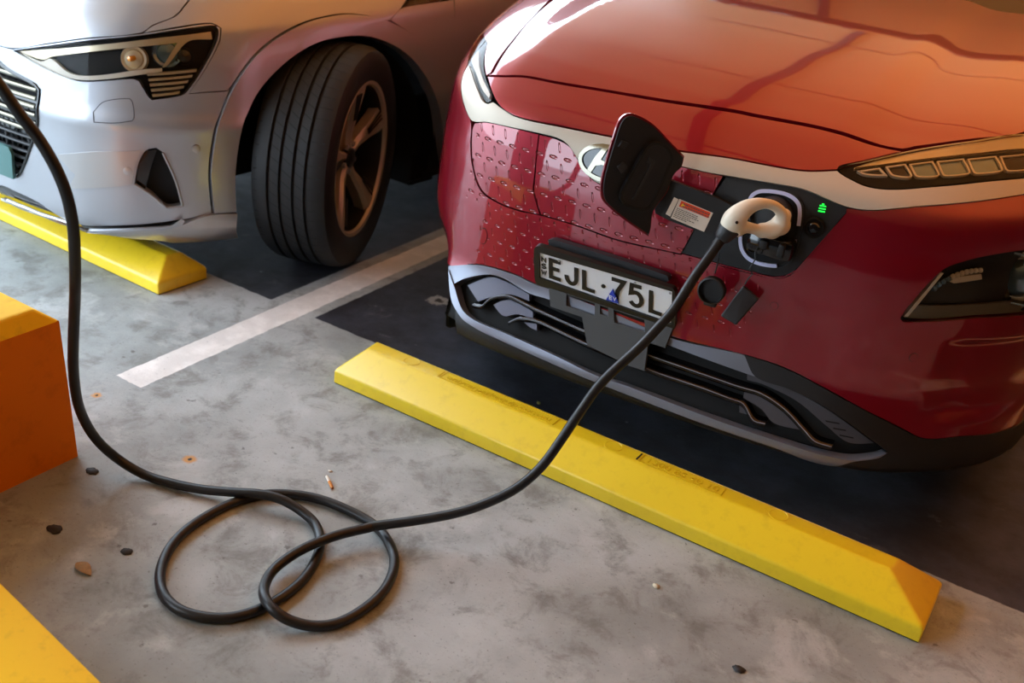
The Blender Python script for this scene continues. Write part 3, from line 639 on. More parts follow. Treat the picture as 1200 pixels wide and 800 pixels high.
# ---- headlamp (right of photo): swept daytime lamp
dr = [(982.5, 196.3), (984.5, 201.5), (993.7, 207.3), (1016, 217.3), (1045.5, 220.8), (1095, 217.4), (1162, 210.7), (1200, 207.3), uvl(1.10, 1.215), uvl(1.12, 1.33), (1200, 156.5), (1140, 164.6), (1072.5, 174.8), (1016, 188), (988, 194)]
hl = KP('headlamp', dr, 'void', off=-.012, thick=.02, step=.02, ang=60)
KP('upper_reflector', [(1001, 196.6), (1030, 187.6), (1072, 178.8), (1140, 167.5), (1200, 159.5), uvl(.98, 1.34), uvl(1.0, 1.27), (1200, 175.5), (1140, 181), (1085, 187), (1040, 193), (1001, 198.4)], 'lamp_silver', parent=hl, off=-.007, thick=.006, step=.02)
cells = [(1000, 1038), (1038, 1066), (1066, 1098), (1098, 1134), (1134, 1172), (1172, 1212)]
def cell_y(x): return np.interp(x, [1000, 1040, 1100, 1200, 1260], [200.5, 194.5, 188.5, 180.5, 176]), np.interp(x, [1000, 1020, 1060, 1100, 1200, 1260], [202.5, 207.5, 209.5, 208, 200, 195])
for i, (a, b) in enumerate(cells):
    sk_ = 6; t0, b0 = cell_y(a); t1, b1 = cell_y(b)
    q = [(a-1 if i else a+4, t0+1), (b-5, t1+.6), (b+3, b1-3), (b-1, b1-.4), (a+11, b0-1), (a+6, b0-3)] if i else [(1004, 200.8), (1031, 197), (1040, 206.5), (1026, 206.5), (1012, 204.8)]
    lo = crom(uvs(KS, q, -.006), .005, ang=70)
    c_ = patch('lamp_cell', KS, None, M['lamp_white'], hl, raw=lo, holes=[inset(lo, .0045)], off=-.004, thick=.010, step=.006)
    patch('cell_glass', KS, None, M['led' if i in (2, 3, 4) else 'lamp_dark'], c_, raw=inset(lo, .0045), off=-.0085, thick=.003, step=.010)
MB().tube(trace(KS, [(1002, 197.5), (1040, 192.3), (1085, 186.5), (1140, 180.6), (1200, 175), uvl(1.0, 1.265)], -.004), .0022, 8).build('chrome_line', M['chrome'], hl)
MB().tube(trace(KS, [(990, 193.2), (1016, 189), (1072.5, 176.2), (1140, 166), (1200, 158), uvl(1.1, 1.33)], -.003), .0018, 8).build('lens_edge', M['lamp_silver'], hl)
KP('lens', dr, 'lens', parent=hl, off=.001, thick=.004, step=.03, ang=60)
# ---- lower lamp
fw = patch('fog_lamp', KS, None, M['lamp_dark'], kona, raw=inset(fog_loop, .001), off=-.024, thick=.01, step=.02)
KP('lower_reflector', [(1059, 371.5), (1072, 357.5), (1110, 358), (1160, 355.5), (1200, 351), uvl(1.05, .835), uvl(1.03, .805), (1200, 365), (1145, 369), (1085, 373.5)], 'lamp_grey', parent=fw, off=-.012, thick=.008, step=.02, ang=50)
KP('side_reflector', [(1059, 371), (1102, 320), (1106, 320), (1076, 357), (1064, 371)], 'lamp_white', parent=fw, off=-.008, thick=.016, step=.02, smooth=False)
for i in range(11):
    t = i/10; x = 1096+t*54; y = 338-24*math.sin(t*1.45)**.8+ (t*2)
    p = KS.Q(*KS.inv(x, y, -.014), off=-.016); MB().lathe([(.0075-.002*t, 0), (.006, .006), (.0001, .009)], p, (0, -1, 0), 12).build('led_lens', M['led' if i < 4 else 'lamp_silver'], fw)
KP('lamp_shelf', [(1113, 330), (1122, 324.5), (1150, 321), (1151, 327), (1118, 332)], 'lamp_silver', parent=fw, off=-.012, thick=.01, step=.02, smooth=False)
oc = KS.Q(*KS.inv(1199, 327, -.01), off=-.022); an = np.array([.12, -.99, .05]); an /= np.linalg.norm(an)
e1 = np.cross((0, 0, 1), an); e1 /= np.linalg.norm(e1); e2 = np.cross(an, e1)
def octo(r, h, n=8, ph=PI/8): return [oc+an*h+e1*r*1.05*math.cos(2*PI*k/n+ph)+e2*r*.92*math.sin(2*PI*k/n+ph) for k in range(n)]
A_, B_, C_ = octo(.072, .016), octo(.066, .016), octo(.062, -.004)
mesh('lamp_bezel', A_+B_+C_, [(k, (k+1) % 8, 8+(k+1) % 8, 8+k) for k in range(8)]+[(8+k, 8+(k+1) % 8, 16+(k+1) % 8, 16+k) for k in range(8)], M['chrome'], fw)
MB().lathe([(.062, -.002), (.050, .001), (.048, .006), (.046, .006), (.0455, -.002), (.0001, -.004)], oc, an, 40).build('projector_ring', M['lamp_silver'], fw)
MB().lathe([(.046, .0), (.040, .010), (.026, .018), (.0001, .021)], oc, an, 40).build('projector_lens', M['led'], fw)
patch('lens', KS, None, M['lens'], fw, raw=inset(fog_loop, .001), off=-.002, thick=.003, step=.03)
# ---- headlamp on the far corner, seen edge-on
dl = [(548.5, 70), (552.6, 85), (560, 105), (565, 116), (572, 120), (577, 117.5), (576, 110), (569.5, 93), (566.5, 71), (570.5, 50), uvl(-.84, 1.19), uvl(-.80, 1.135)]
hl2 = KP('headlamp', dl, 'lamp_dark', off=-.014, thick=.01, step=.02)
KP('light_guide', [(553, 68), (558, 86), (566, 106), (573, 115), (574, 110), (567, 95), (561, 76), (561, 60)], 'lamp_white', parent=hl2, off=-.004, thick=.010, step=.01)
KP('lens', dl, 'lens', parent=hl2, off=.001, thick=.006, step=.02)
# tow-eye covers and sensors
for (x, y, a, b, S_) in ((566.5, 276.5, .013, .021, KS), (907.3, 358.2, .009, .009, KS), (1070.5, 418.5, .010, .010, KS)):
    u0, v0 = KS.inv(x, y); r = np.array([(u0+a*math.cos(t), v0+b*math.sin(t)) for t in np.linspace(0, 2*PI, 30, endpoint=False)])
    patch('sensor_cover', KS, None, M['red'], kona, raw=r*1.0, off=.0016, thick=.004, step=.02)
    patch('cover_seam', KS, None, M['void'], kona, raw=(r-np.array([u0, v0]))*1.09+np.array([u0, v0]), holes=[r], off=.0004, thick=.002, step=.01)
# ---- underside, wheels, cabin (mostly hidden)
MB().box((.12, 2.3, .23), (1.30, 3.3, .10), None, .02).build('underbody', M['void'], kona)
for sx, yy in ((-.60, ARY+.05), (.88, ARY), (-.77, 3.5), (.88, 3.5)):
    w = MB().lathe([(.21, -.11), (.30, -.115), (.325, -.10), (.333, -.06), (.333, .06), (.325, .10), (.30, .115), (.21, .11)], (sx, yy, .333), (1, 0, 0), 48).build('wheel', M['tyre'], kona)
    MB().lathe([(.21, -.05), (.21, .10), (.19, .09), (.06, .07), (.0001, .075)], (sx, yy, .333), (1 if sx > 0 else -1, 0, 0), 40).build('wheel_rim', M['alloy'], w)
def loft(name, rings, m, par):
    n = len(rings[0]); V = [p for r in rings for p in r]; F = [(i*n+j, i*n+(j+1) % n, (i+1)*n+(j+1) % n, (i+1)*n+j) for i in range(len(rings)-1) for j in range(n)]
    F.append(tuple((len(rings)-1)*n+j for j in range(n))); o = mesh(name, V, F, m, par); o.data.shade_smooth(); bv = o.modifiers.new('b', 'BEVEL'); bv.width = .05; bv.segments = 3; return o
def ringr(x0, x1, y0, y1, z0, z1): return [(x0, y0, z0), (x1, y0, z0), (x1, y1, z1), (x0, y1, z1)]
loft('windscreen_and_windows', [ringr(-.84, 1.0, 1.70, 4.2, 1.07, 1.04), ringr(-.64, .80, 2.25, 3.9, 1.50, 1.48)], M['glass_dark'], kona)
loft('roof', [ringr(-.66, .82, 2.20, 3.95, 1.49, 1.47), ringr(-.60, .76, 2.35, 3.9, 1.56, 1.54)], M['red'], kona)
MB().box((.08, 4.2, .68), (1.9, .12, .80), None, .05).build('tailgate', M['red'], kona)
# ================================================================ silver SUV in the next bay
suv = thing('silver_suv', (-1.600, -.063, 0), -.06, 'silver SUV parked in the left bay with its front wheel turned', 'car')
AV = float(AS.vs[-1])-.002
def avz(z): return float(AS.vs[np.argmax(AS.VC[:, 1] > z)])
def AP_(name, pts, m, parent=suv, **k): return patch(name, AS, pts, M[m], parent, **k)
WY, WZ = .835, .383
def suv_arch(u, v, p): return math.hypot((p[1]-WY)/.52, (p[2]-.33)/.44) < 1 and abs(u) > .9
shell('inner_shell', AS, -5.0, 5.0, 0, AV, -.03, M['void'], suv, 380, 50, suv_arch)
gril = [(0, 72), (42.5, 99), (47, 105), (45, 145), (36, 175), (25, 203), (18, 208), (0, 202), uvl(-.30, .235), uvl(-.40, .30), uvl(-.47, .53), uvl(-.44, .57), uvl(-.25, .66), uvl(0, .665), uvl(.22, .655)]
lampo = [(15, 59), (100, 47.5), (167, 41), (212, 34), (246, 29.5), (253, 30), (256.5, 36), (255, 47), (240, 77), (219, 108), (213, 112), (178, 117.5), (174, 114), (162.5, 95), (155, 92.5), (100, 96), (82.5, 93), (47.5, 78)]
vent = [(171, 176), (183, 173), (191, 179), (206, 212), (214.5, 241), (195, 243), (177, 228), (157.5, 216), (162, 192)]
gloop = crom(uvs(AS, gril), .02, ang=60); lloop = crom(uvs(AS, lampo), .015, ang=42); vloop = crom(uvs(AS, vent), .012, ang=55)
arch_in = [(276, 247), (275, 225), (275, 200), (280, 160), (297.5, 112.5), (327.5, 77.5), (365, 52.5), (400, 43.5), (435, 44.5), (472.5, 62.5), (497.5, 92.5), (512.5, 130), (518, 175), (521, 190)]
flare_o = [(249, 249), (245.5, 200), (252.5, 150), (270, 105), (302.5, 60), (347.5, 30), (390, 18), (420, 17.5), (455, 25), (490, 47.5), (515, 77.5), (527, 105)]
ai = uvs(AS, arch_in); fo_ = uvs(AS, flare_o)
ai_end = [(ai[-1][0]+.02, ai[-1][1]-.06), (ai[-1][0]+.02, .10)]; fo_end = [(fo_[-1][0]+.05, fo_[-1][1]-.10), (fo_[-1][0]+.07, .28), (fo_[-1][0]+.07, .10)]
flare = crom(fo_+fo_end+ai_end[::-1]+ai[::-1], .02, ang=60)
patch('arch_flare', AS, None, M['silver_paint'], suv, raw=inset(flare, .0025), off=.012, thick=.05, step=.03)
low = uvs(AS, [(276, 248.5), (249, 250.5), (216, 256.5), (195, 259.5), (144, 264), (90, 262.5), (78, 258), (45, 237), (18, 224), (0, 217)])
# bumper with lamp, grille and vent openings
top = uvs(AS, [(256, 25), (212, 30), (167, 36.5), (100, 43.5), (50, 50), (12, 55)])
bpoly = [ (fo_[0][0]-.004, fo_[0][1])]+low[1:]+[(.10, .075), (-.10, .075), (-.9, .13), (-1.05, .20), (-1.05, avz(.80)), (-.6, avz(.745)), (-.36, avz(.69)), (-.10, avz(.68)), (.2, avz(.685))]+uvs(AS, [(12, 57.5), (15, 59)])
# everything below the bonnet line: bumper and front wing
gapk = lambda a: [(p[0]-.004, p[1]+.003) for p in a]
bp2 = bpoly[:-1]+[AS.inv(13, 57.6)]+[AS.inv(*p) for p in [(15, 58), (60, 51.5), (100, 46), (167, 39.5)]]
wing_line = [AS.inv(*p) for p in [(218, 112), (240, 110), (263, 106.5)]]
bump_s = bp2+[AS.inv(*p) for p in [(212, 32.5), (247, 28), (258, 33), (257, 47), (242, 78), (221, 110)]]+[AS.inv(240, 109), AS.inv(266, 107)]+[(p[0]-.004, p[1]) for p in (fo_[3], fo_[2], fo_[1])]
patch('bumper', AS, None, M['silver_paint'], suv, raw=crom(bump_s, .02, ang=38), holes=[gloop, lloop, vloop], thick=.03, step=.03)
wing = [AS.inv(*p) for p in [(266.5, 105.8), (240, 107.6), (222, 109.5), (243, 78), (258.5, 47), (259.5, 33), (248, 26.5), (212, 30.5), (168, 38.5), (180, 30), (212, 14)]]+[(1.35, AV), (2.0, AV)]+\
       [AS.inv(*p) for p in [(505, -12), (478, -2), (470, 9), (457, 23)]]+[(p[0], p[1]+.003) for p in [fo_[8], fo_[7], fo_[6], fo_[5], fo_[4]]]
patch('wing', AS, None, M['silver_paint'], suv, raw=crom(wing, .02, ang=38), thick=.03, step=.03)
bon = [AS.inv(*p) for p in [(12, 56), (60, 49.8), (100, 44.3), (166, 38), (178, 29.5), (210, 13.5)]]+[(1.33, AV), (-1.33, AV), (-.85, avz(.84)), (-.6, avz(.755)), (-.36, avz(.70)), (-.1, avz(.69)), (.2, avz(.695))]
patch('bonnet', AS, None, M['silver_paint'], suv, raw=crom(bon, .02, ang=38), thick=.03, step=.04)
d0, d1 = AS.inv(532.5, 0), AS.inv(536.5, 87)
rear = [(p[0], p[1]+.003) for p in fo_[9:]]
fr_panel = [AS.inv(457, 24.5), AS.inv(471, 10), AS.inv(500, 4.5), (d0[0]-.005, d0[1]), (d1[0]-.005, d1[1]), (d1[0]-.005, .30)]+[(fo_[-1][0]+.075, .28)]+rear[::-1]+[(fo_[8][0]+.01, fo_[8][1]+.005)]
patch('door_shut_panel', AS, None, M['silver_paint'], suv, raw=crom(fr_panel, .02, ang=38), thick=.03, step=.03)
patch('side_vent_trim', AS, None, M['gloss_black'], suv, raw=crom([AS.inv(*p) for p in [(471, 9), (477, 2), (490, -4)]]+[(d0[0]-.006, d0[1]+.03), AS.inv(528, -1), AS.inv(500, 4)], .02), off=.001, thick=.02, step=.03)
patch('door', AS, None, M['silver_paint'], suv, raw=crom([(d1[0]+.004, .28), (d0[0]+.002, d0[1]), (d0[0]+.002, avz(.98)), (3.2, avz(.98)), (3.2, .28)], .03, smooth=False), thick=.03, step=.05)
patch('door', AS, None, M['silver_paint'], suv, raw=crom([(3.21, .28), (3.21, avz(.98)), (4.2, avz(.98)), (4.2, .28)], .03, smooth=False), thick=.03, step=.08)
patch('rear_wing', AS, None, M['silver_paint'], suv, raw=crom([(4.21, .20), (4.21, avz(.98)), (5.1, avz(.98)), (5.1, .20)], .03, smooth=False), thick=.03, step=.08)
patch('sill', AS, None, M['silver_satin'], suv, raw=crom([(fo_[-1][0]+.08, .10), (fo_[-1][0]+.08, .27), (4.2, .27), (4.2, .10)], .03, smooth=False), off=.004, thick=.03, step=.08)
patch('flank', AS, None, M['silver_paint'], suv, raw=crom([(-1.06, .20), (-1.06, avz(.80)), (-.86, avz(.84)), (-1.34, AV), (-5.0, AV), (-5.0, .2)], .03, smooth=False), thick=.03, step=.08)
# black liner, bumper details
sk_ = [AS.inv(*p) for p in [(102, 269), (150, 267), (198, 264), (210, 262.5), (230, 255), (249, 250), (276.5, 248.5), (278, 274.5), (250, 281), (225, 285.5), (190, 289), (150, 289), (120, 281)]]
patch('lower_skirt', AS, None, M['silver_satin'], suv, raw=crom(sk_, .012, ang=50), off=.012, thick=.06, step=.02)
AP_('skirt_groove', [(95, 264), (144, 266), (195, 261.5), (212, 258.5), (213, 262), (198, 265), (150, 268), (103, 269)], 'gloss_black', off=.001, thick=.01, step=.02)
patch('chrome_strip', AS, [(104, 270.5), (150, 269), (200, 265.5), (213, 257.5), (217, 259), (213, 264), (198, 268), (150, 271.5), (106, 273)], M['silver_paint'], suv, off=.020, thick=.008, step=.02)
intake = [AS.inv(*p) for p in [(0, 219), (18, 226), (45, 239), (78, 259), (90, 264), (102, 268), (104, 276), (60, 272), (30, 262), (0, 250)]]+[(.0, .03), (-.5, .03), (-.5, .07), (-.1, .074), (.1, .074)]
patch('lower_intake', AS, None, M['gloss_black'], suv, raw=crom(intake, .02, ang=60), off=-.01, thick=.02, step=.03)
for a in ([(0, 233), (30, 243), (60, 256), (84, 266)], [(0, 240), (30, 251), (60, 263), (100, 272)], [(0, 246), (40, 262), (80, 271), (110, 276)]):
    MB().tube(trace(AS, a, .004), .006, 8).build('intake_blade', M['silver_satin'], suv)
patch('vent_recess', AS, None, M['gloss_black'], suv, raw=inset(vloop, .001), off=-.04, thick=.01, step=.03)
patch('vent_blade', AS, [(163, 192), (171, 177), (184, 175), (177, 196), (170, 222), (160, 215)], M['gloss_black'], suv, off=-.012, thick=.02, step=.02)
MB().tube(trace(AS, [(158, 216), (177, 228.5), (195, 243.5), (214, 241.5), (206, 212), (191, 179)], .002), .004, 8).build('vent_trim', M['silver_satin'], suv)
AP_('bumper_insert', [(66, 181), (110, 178), (165, 176.5), (159, 192), (154.5, 216), (130, 219), (80, 221), (88, 205)], 'silver_satin', off=.003, thick=.008, step=.02, ang=40)
for p in ((230, 174), (150, 200)):
    q = AS.inv(*p); MB().lathe([(.013, -.002), (.013, .004), (.010, .005), (.0001, .005)], AS.Q(*q), AS.N(*q), 24).build('parking_sensor', M['silver_satin'], suv)
tw = crom(uvs(AS, [(110, 143.5), (109, 131), (120, 119.5), (138, 115.5), (152, 115), (155.5, 119), (157.5, 138), (155, 142), (135, 144.5)]), .01, ang=50)
patch('tow_cover_seam', AS, None, M['poddark'], suv, raw=tw, holes=[inset(tw, .0022)], off=.0008, thick=.002, step=.01)
# grille
gr = patch('grille', AS, None, M['gloss_black'], suv, raw=inset(gloop, .001), off=-.03, thick=.01, step=.03)
MB().tube(AS.Q(inset(gloop, .003)[:, 0], inset(gloop, .003)[:, 1], .0), .006, 8, False).build('grille_surround', M['gloss_black'], gr)
for i in range(13):
    z = .615-.026*i; vv = avz(z)
    uR = max([p[0] for p in gloop if abs(p[1]-vv) < .03] or [.3])-.02; uL = min([p[0] for p in gloop if abs(p[1]-vv) < .03] or [-.3])+.02
    line = AS.Q(np.linspace(uL, uR, 26), np.full(26, vv), -.006); mb = MB().tube(line, np.array([(.0075 if i < 7 else .005, .006)]*26), 8)
    mb.build('grille_slat', M['chrome' if i < 7 else 'dark_plastic'], gr)
for x in np.linspace(-.42, .42, 9):
    MB().tube(AS.Q(np.full(12, x), np.linspace(avz(.30), avz(.44), 12), -.008), .006, 8).build('grille_rib', M['dark_plastic'], gr)
patch('number_plate', AS, None, M['plate_green'], suv, raw=crom([(-.186, .215), (-.186, .322), (.352, .322), (.362, .30), (.352, .215)], .03, smooth=False), off=.02, thick=.01, step=.05)
# headlamp
lm = patch('headlamp', AS, None, M['lamp_dark'], suv, raw=inset(lloop, .001), off=-.035, thick=.01, step=.03)
AP_('light_guide', [(22, 60), (48, 72), (60, 69), (80, 85), (104, 89), (162, 82), (190, 80), (190, 84), (165, 87.5), (104, 94), (80, 91), (48, 77)], 'lamp_white', parent=lm, off=-.010, thick=.012, step=.02, ang=50)
AP_('light_guide', [(22, 60), (70, 57), (130, 51), (190, 44), (247, 37), (249, 46), (220, 49), (195, 78), (190, 79), (208, 50), (130, 58), (62, 66), (50, 70)], 'lamp_silver', parent=lm, off=-.012, thick=.012, step=.02, ang=50)
for i in range(5):
    y0 = 84+i*6.2; x0 = 172+i*1.5; x1 = 231-i*5
    AP_('lamp_fin', [(x0, y0+2), (x1, y0-3+i*.3), (x1-1, y0+.2+i*.3), (x0+1, y0+5)], 'lamp_silver', parent=lm, off=-.006, thick=.02, step=.02, smooth=False)
for (x, y, r, mm) in ((157, 69, .040, 'lamp_silver'), (196, 62, .045, 'led'), (216, 66, .03, 'lamp_dark')):
    q = AS.inv(x, y, -.02); c = AS.Q(*q, off=-.03); MB().lathe([(r, 0), (r*.9, .012), (r*.7, .008), (r*.6, .014), (.0001, .020)], c, AS.N(*q), 28).build('projector', M[mm], lm)
MB().lathe([(.008, 0), (.008, .02), (.0001, .024)], AS.Q(*AS.inv(157, 68, -.01), off=-.016), (0, -1, 0), 14).build('indicator_bulb', M['amber'], lm)
patch('lens', AS, None, M['lens'], lm, raw=inset(lloop, .001), off=-.001, thick=.004, step=.04)
# front wheel, steered
R0 = AS.R.T; st = math.radians(20); axw = AS.L(np.array([math.cos(st), math.sin(st), 0])+AS.o)
rimc = None
best = None
for d in np.arange(2.4, 4.2, .01):       # depth at which the rim centre stands at axle height
    P = at_depth(423, 187, d)
    if P[2] > .372: rimc = P
rimc = AS.L(rimc); wc = rimc-axw*.115
tr = [(.262, -.118), (.290, -.128), (.345, -.131), (.366, -.122), (.3785, -.098), (.3785, -.0), (.3785, .098), (.366, .122), (.345, .131), (.290, .128), (.268, .118), (.262, .108), (.262, -.118)]
groove = []
for g in (-.062, -.022, .022, .062): groove.append(g)
prof = [(.262, -.118), (.290, -.128), (.345, -.131), (.366, -.122), (.3775, -.098)]
for g in groove: prof += [(.3805, g-.006), (.3805, g-.0055), (.371, g-.004), (.371, g+.004), (.3805, g+.0055), (.3805, g+.006)]
prof += [(.3775, .098), (.366, .122), (.345, .131), (.290, .128), (.268, .120), (.262, .112)]
wh = MB().lathe(prof, wc, axw, 96).build('front_wheel', M['tyre'], suv, ang=30)
e1 = np.cross((0, 0, 1), axw); e1 /= np.linalg.norm(e1); e2 = np.cross(axw, e1)
sip = MB()
for k in range(64):
    t = 2*PI*k/64; rd = e1*math.cos(t)+e2*math.sin(t); tg = -e1*math.sin(t)+e2*math.cos(t)
    for (a, b, sl) in ((.068, .112, .0), (-.112, -.068, .0), (-.018, .018, .012), (.028, .056, .008), (-.056, -.028, .008)):
        p0 = wc+axw*a+rd*.3806-tg*sl; p1 = wc+axw*b+rd*(.3806 if abs(b) < .1 and abs(a) < .1 else .376)+tg*sl
        if abs(a) > .1: p0 = wc+axw*a+rd*.376
        w_ = tg*.0018; sip.add([p0-w_, p1-w_, p1+w_, p0+w_], [(0, 1, 2, 3)])
sip.build('tread_sipes', M['void'], wh, False)
MB().lathe([(.262, -.11), (.262, .110), (.270, .116), (.268, .121), (.256, .118), (.251, .108)], wc, axw, 72).build('wheel_rim', M['alloy'], wh)
MB().lathe([(.251, .108), (.244, .06), (.244, -.10)], wc, axw, 72).build('rim_barrel', M['alloy_dark'], wh)
MB().lathe([(.0001, -.02), (.19, -.02), (.19, -.04), (.0001, -.04)], wc, axw, 48).build('brake_disc', M['alloy_dark'], wh)
MB().lathe([(.0001, -.06), (.244, -.06), (.244, -.07), (.0001, -.07)], wc, axw, 48).build('wheel_back', M['void'], wh)
cal = MB().box(wc+axw*.0+e1*(-.12)+e2*.02, (.09, .06, .13), None, .01).build('brake_caliper', M['brake'], wh)
for k in range(5):
    t = 2*PI*k/5+.35; rd = e1*math.cos(t)+e2*math.sin(t); tg = -e1*math.sin(t)+e2*math.cos(t)
    def q(r, w, h, s=0): return wc+rd*r+tg*(w+s)+axw*h
    sec = [(.03, .018, .075), (.09, .018, .078), (.16, .027, .095), (.22, .042, .108), (.252, .052, .112)]
    V = []
    for r, w, h in sec: V += [q(r, -w, h-.012), q(r, -w*.6, h), q(r, w*.2, h), q(r, w, h-.014), q(r, w*.9, h-.05), q(r, -w*.9, h-.05)]
    F = [(i*6+j, i*6+(j+1) % 6, (i+1)*6+(j+1) % 6, (i+1)*6+j) for i in range(4) for j in range(6)]
    sp = mesh('wheel_spoke', V, F, M['alloy'], wh)
    gm = MB()
    for g in range(3):
        a, b = q(.14, .008+g*.008, .093-.001*g), q(.235, .014+g*.014, .1115-.002*g); w_ = tg*.0022
        gm.add([a-w_+axw*.004, b-w_+axw*.004, b+w_+axw*.004, a+w_+axw*.004, a-w_, b-w_, b+w_, a+w_], [(0, 3, 2, 1), (0, 1, 5, 4), (2, 3, 7, 6)])
    gm.build('spoke_groove', M['alloy_dark'], sp, False)
MB().lathe([(.036, .06), (.034, .082), (.026, .086), (.0001, .087)], wc, axw, 28).build('hub_cap', M['alloy_dark'], wh)
for k in range(5):
    t = 2*PI*k/5+.9; c = wc+(e1*math.cos(t)+e2*math.sin(t))*.052+axw*.068
    MB().lathe([(.010, 0), (.010, .010), (.0001, .012)], c, axw, 6).build('wheel_nut', M['satin_chrome'], wh)
# wheel-arch liner, other wheels, underbody, cabin
ln = MB(); n = 28
V = []
for x in (.50, .90):
    for t in np.linspace(-.05, PI+.05, n): V.append((x, WY+.50*math.cos(t), .30+.47*math.sin(t)))
ln.add(V, [(i, i+1, n+i+1, n+i) for i in range(n-1)]); ln.add([V[i] for i in range(n)]+[(.50, WY, .2)], [(i+1, i, n) for i in range(n-1)])
ln.box((.62, 1.40, .32), (.50, .14, .36)); ln.build('arch_liner', M['void'], suv)
for sx, yy in ((-.80, .87), (-.80, 3.80), (.80, 3.80)):
    w = MB().lathe([(.262, -.118), (.29, -.128), (.366, -.122), (.3805, -.09), (.3805, .09), (.366, .122), (.29, .128), (.262, .112)], (sx, yy, .3815), (1, 0, 0), 56).build('wheel', M['tyre'], suv)
    MB().lathe([(.262, -.1), (.262, .10), (.24, .09), (.08, .07), (.0001, .08)], (sx, yy, .3815), (1 if sx > 0 else -1, 0, 0), 40).build('wheel_rim', M['alloy'], w)
MB().box((0, 2.45, .27), (1.10, 4.4, .14), None, .02).build('underbody', M['void'], suv)
loft('windows', [ringr(-.86, .86, 1.35, 4.6, 1.0, 1.0), ringr(-.66, .66, 2.25, 4.3, 1.52, 1.50)], M['glass_dark'], suv)
loft('roof', [ringr(-.68, .68, 2.2, 4.35, 1.51, 1.49), ringr(-.6, .6, 2.4, 4.2, 1.61, 1.59)], M['silver_paint'], suv)
MB().box((0, 4.75, .68), (1.86, .14, .80), None, .05).build('tailgate', M['silver_paint'], suv)
# ================================================================ wheel stops
def concrete_like(name, base, dark, sc=18, rough=.55, amt=.35, spec=.5, bump=.2):
    m = mat(name, base, rough, spec=spec); nt = m.node_tree; b = nt.nodes['Principled BSDF']; tc = nt.nodes.new('ShaderNodeTexCoord')
    n = nt.nodes.new('ShaderNodeTexNoise'); n.inputs['Scale'].default_value = sc; n.inputs['Detail'].default_value = 8; n.inputs['Roughness'].default_value = .65
    r = nt.nodes.new('ShaderNodeMapRange'); r.inputs[1].default_value = .52; r.inputs[2].default_value = .80; r.inputs[4].default_value = amt
    mx = nt.nodes.new('ShaderNodeMix'); mx.data_type = 'RGBA'; mx.inputs[6].default_value = base; mx.inputs[7].default_value = dark
    nt.links.new(tc.outputs['Object'], n.inputs[0]); nt.links.new(n.outputs[0], r.inputs[0]); nt.links.new(r.outputs[0], mx.inputs[0]); nt.links.new(mx.outputs[2], b.inputs['Base Color'])
    n2 = nt.nodes.new('ShaderNodeTexNoise'); n2.inputs['Scale'].default_value = 260; bp = nt.nodes.new('ShaderNodeBump'); bp.inputs['Strength'].default_value = bump; bp.inputs['Distance'].default_value = .001
    nt.links.new(tc.outputs['Object'], n2.inputs[0]); nt.links.new(n2.outputs[0], bp.inputs[0]); nt.links.new(bp.outputs[0], b.inputs['Normal'])
    return m
M['stop_yellow'] = concrete_like('yellow_moulded_plastic', rgb(238, 206, 28), rgb(176, 140, 30), 30, .42, .30)
M['stop_yellow'].node_tree.nodes['Principled BSDF'].inputs['Coat Weight'].default_value = .6; M['stop_yellow'].node_tree.nodes['Principled BSDF'].inputs['Coat Roughness'].default_value = .28
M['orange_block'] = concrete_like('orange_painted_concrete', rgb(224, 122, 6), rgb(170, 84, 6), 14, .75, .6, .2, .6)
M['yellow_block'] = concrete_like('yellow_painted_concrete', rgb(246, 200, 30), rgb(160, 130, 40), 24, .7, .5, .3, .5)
M['relief'] = mat('moulded_lettering', rgb(222, 188, 22), .5)
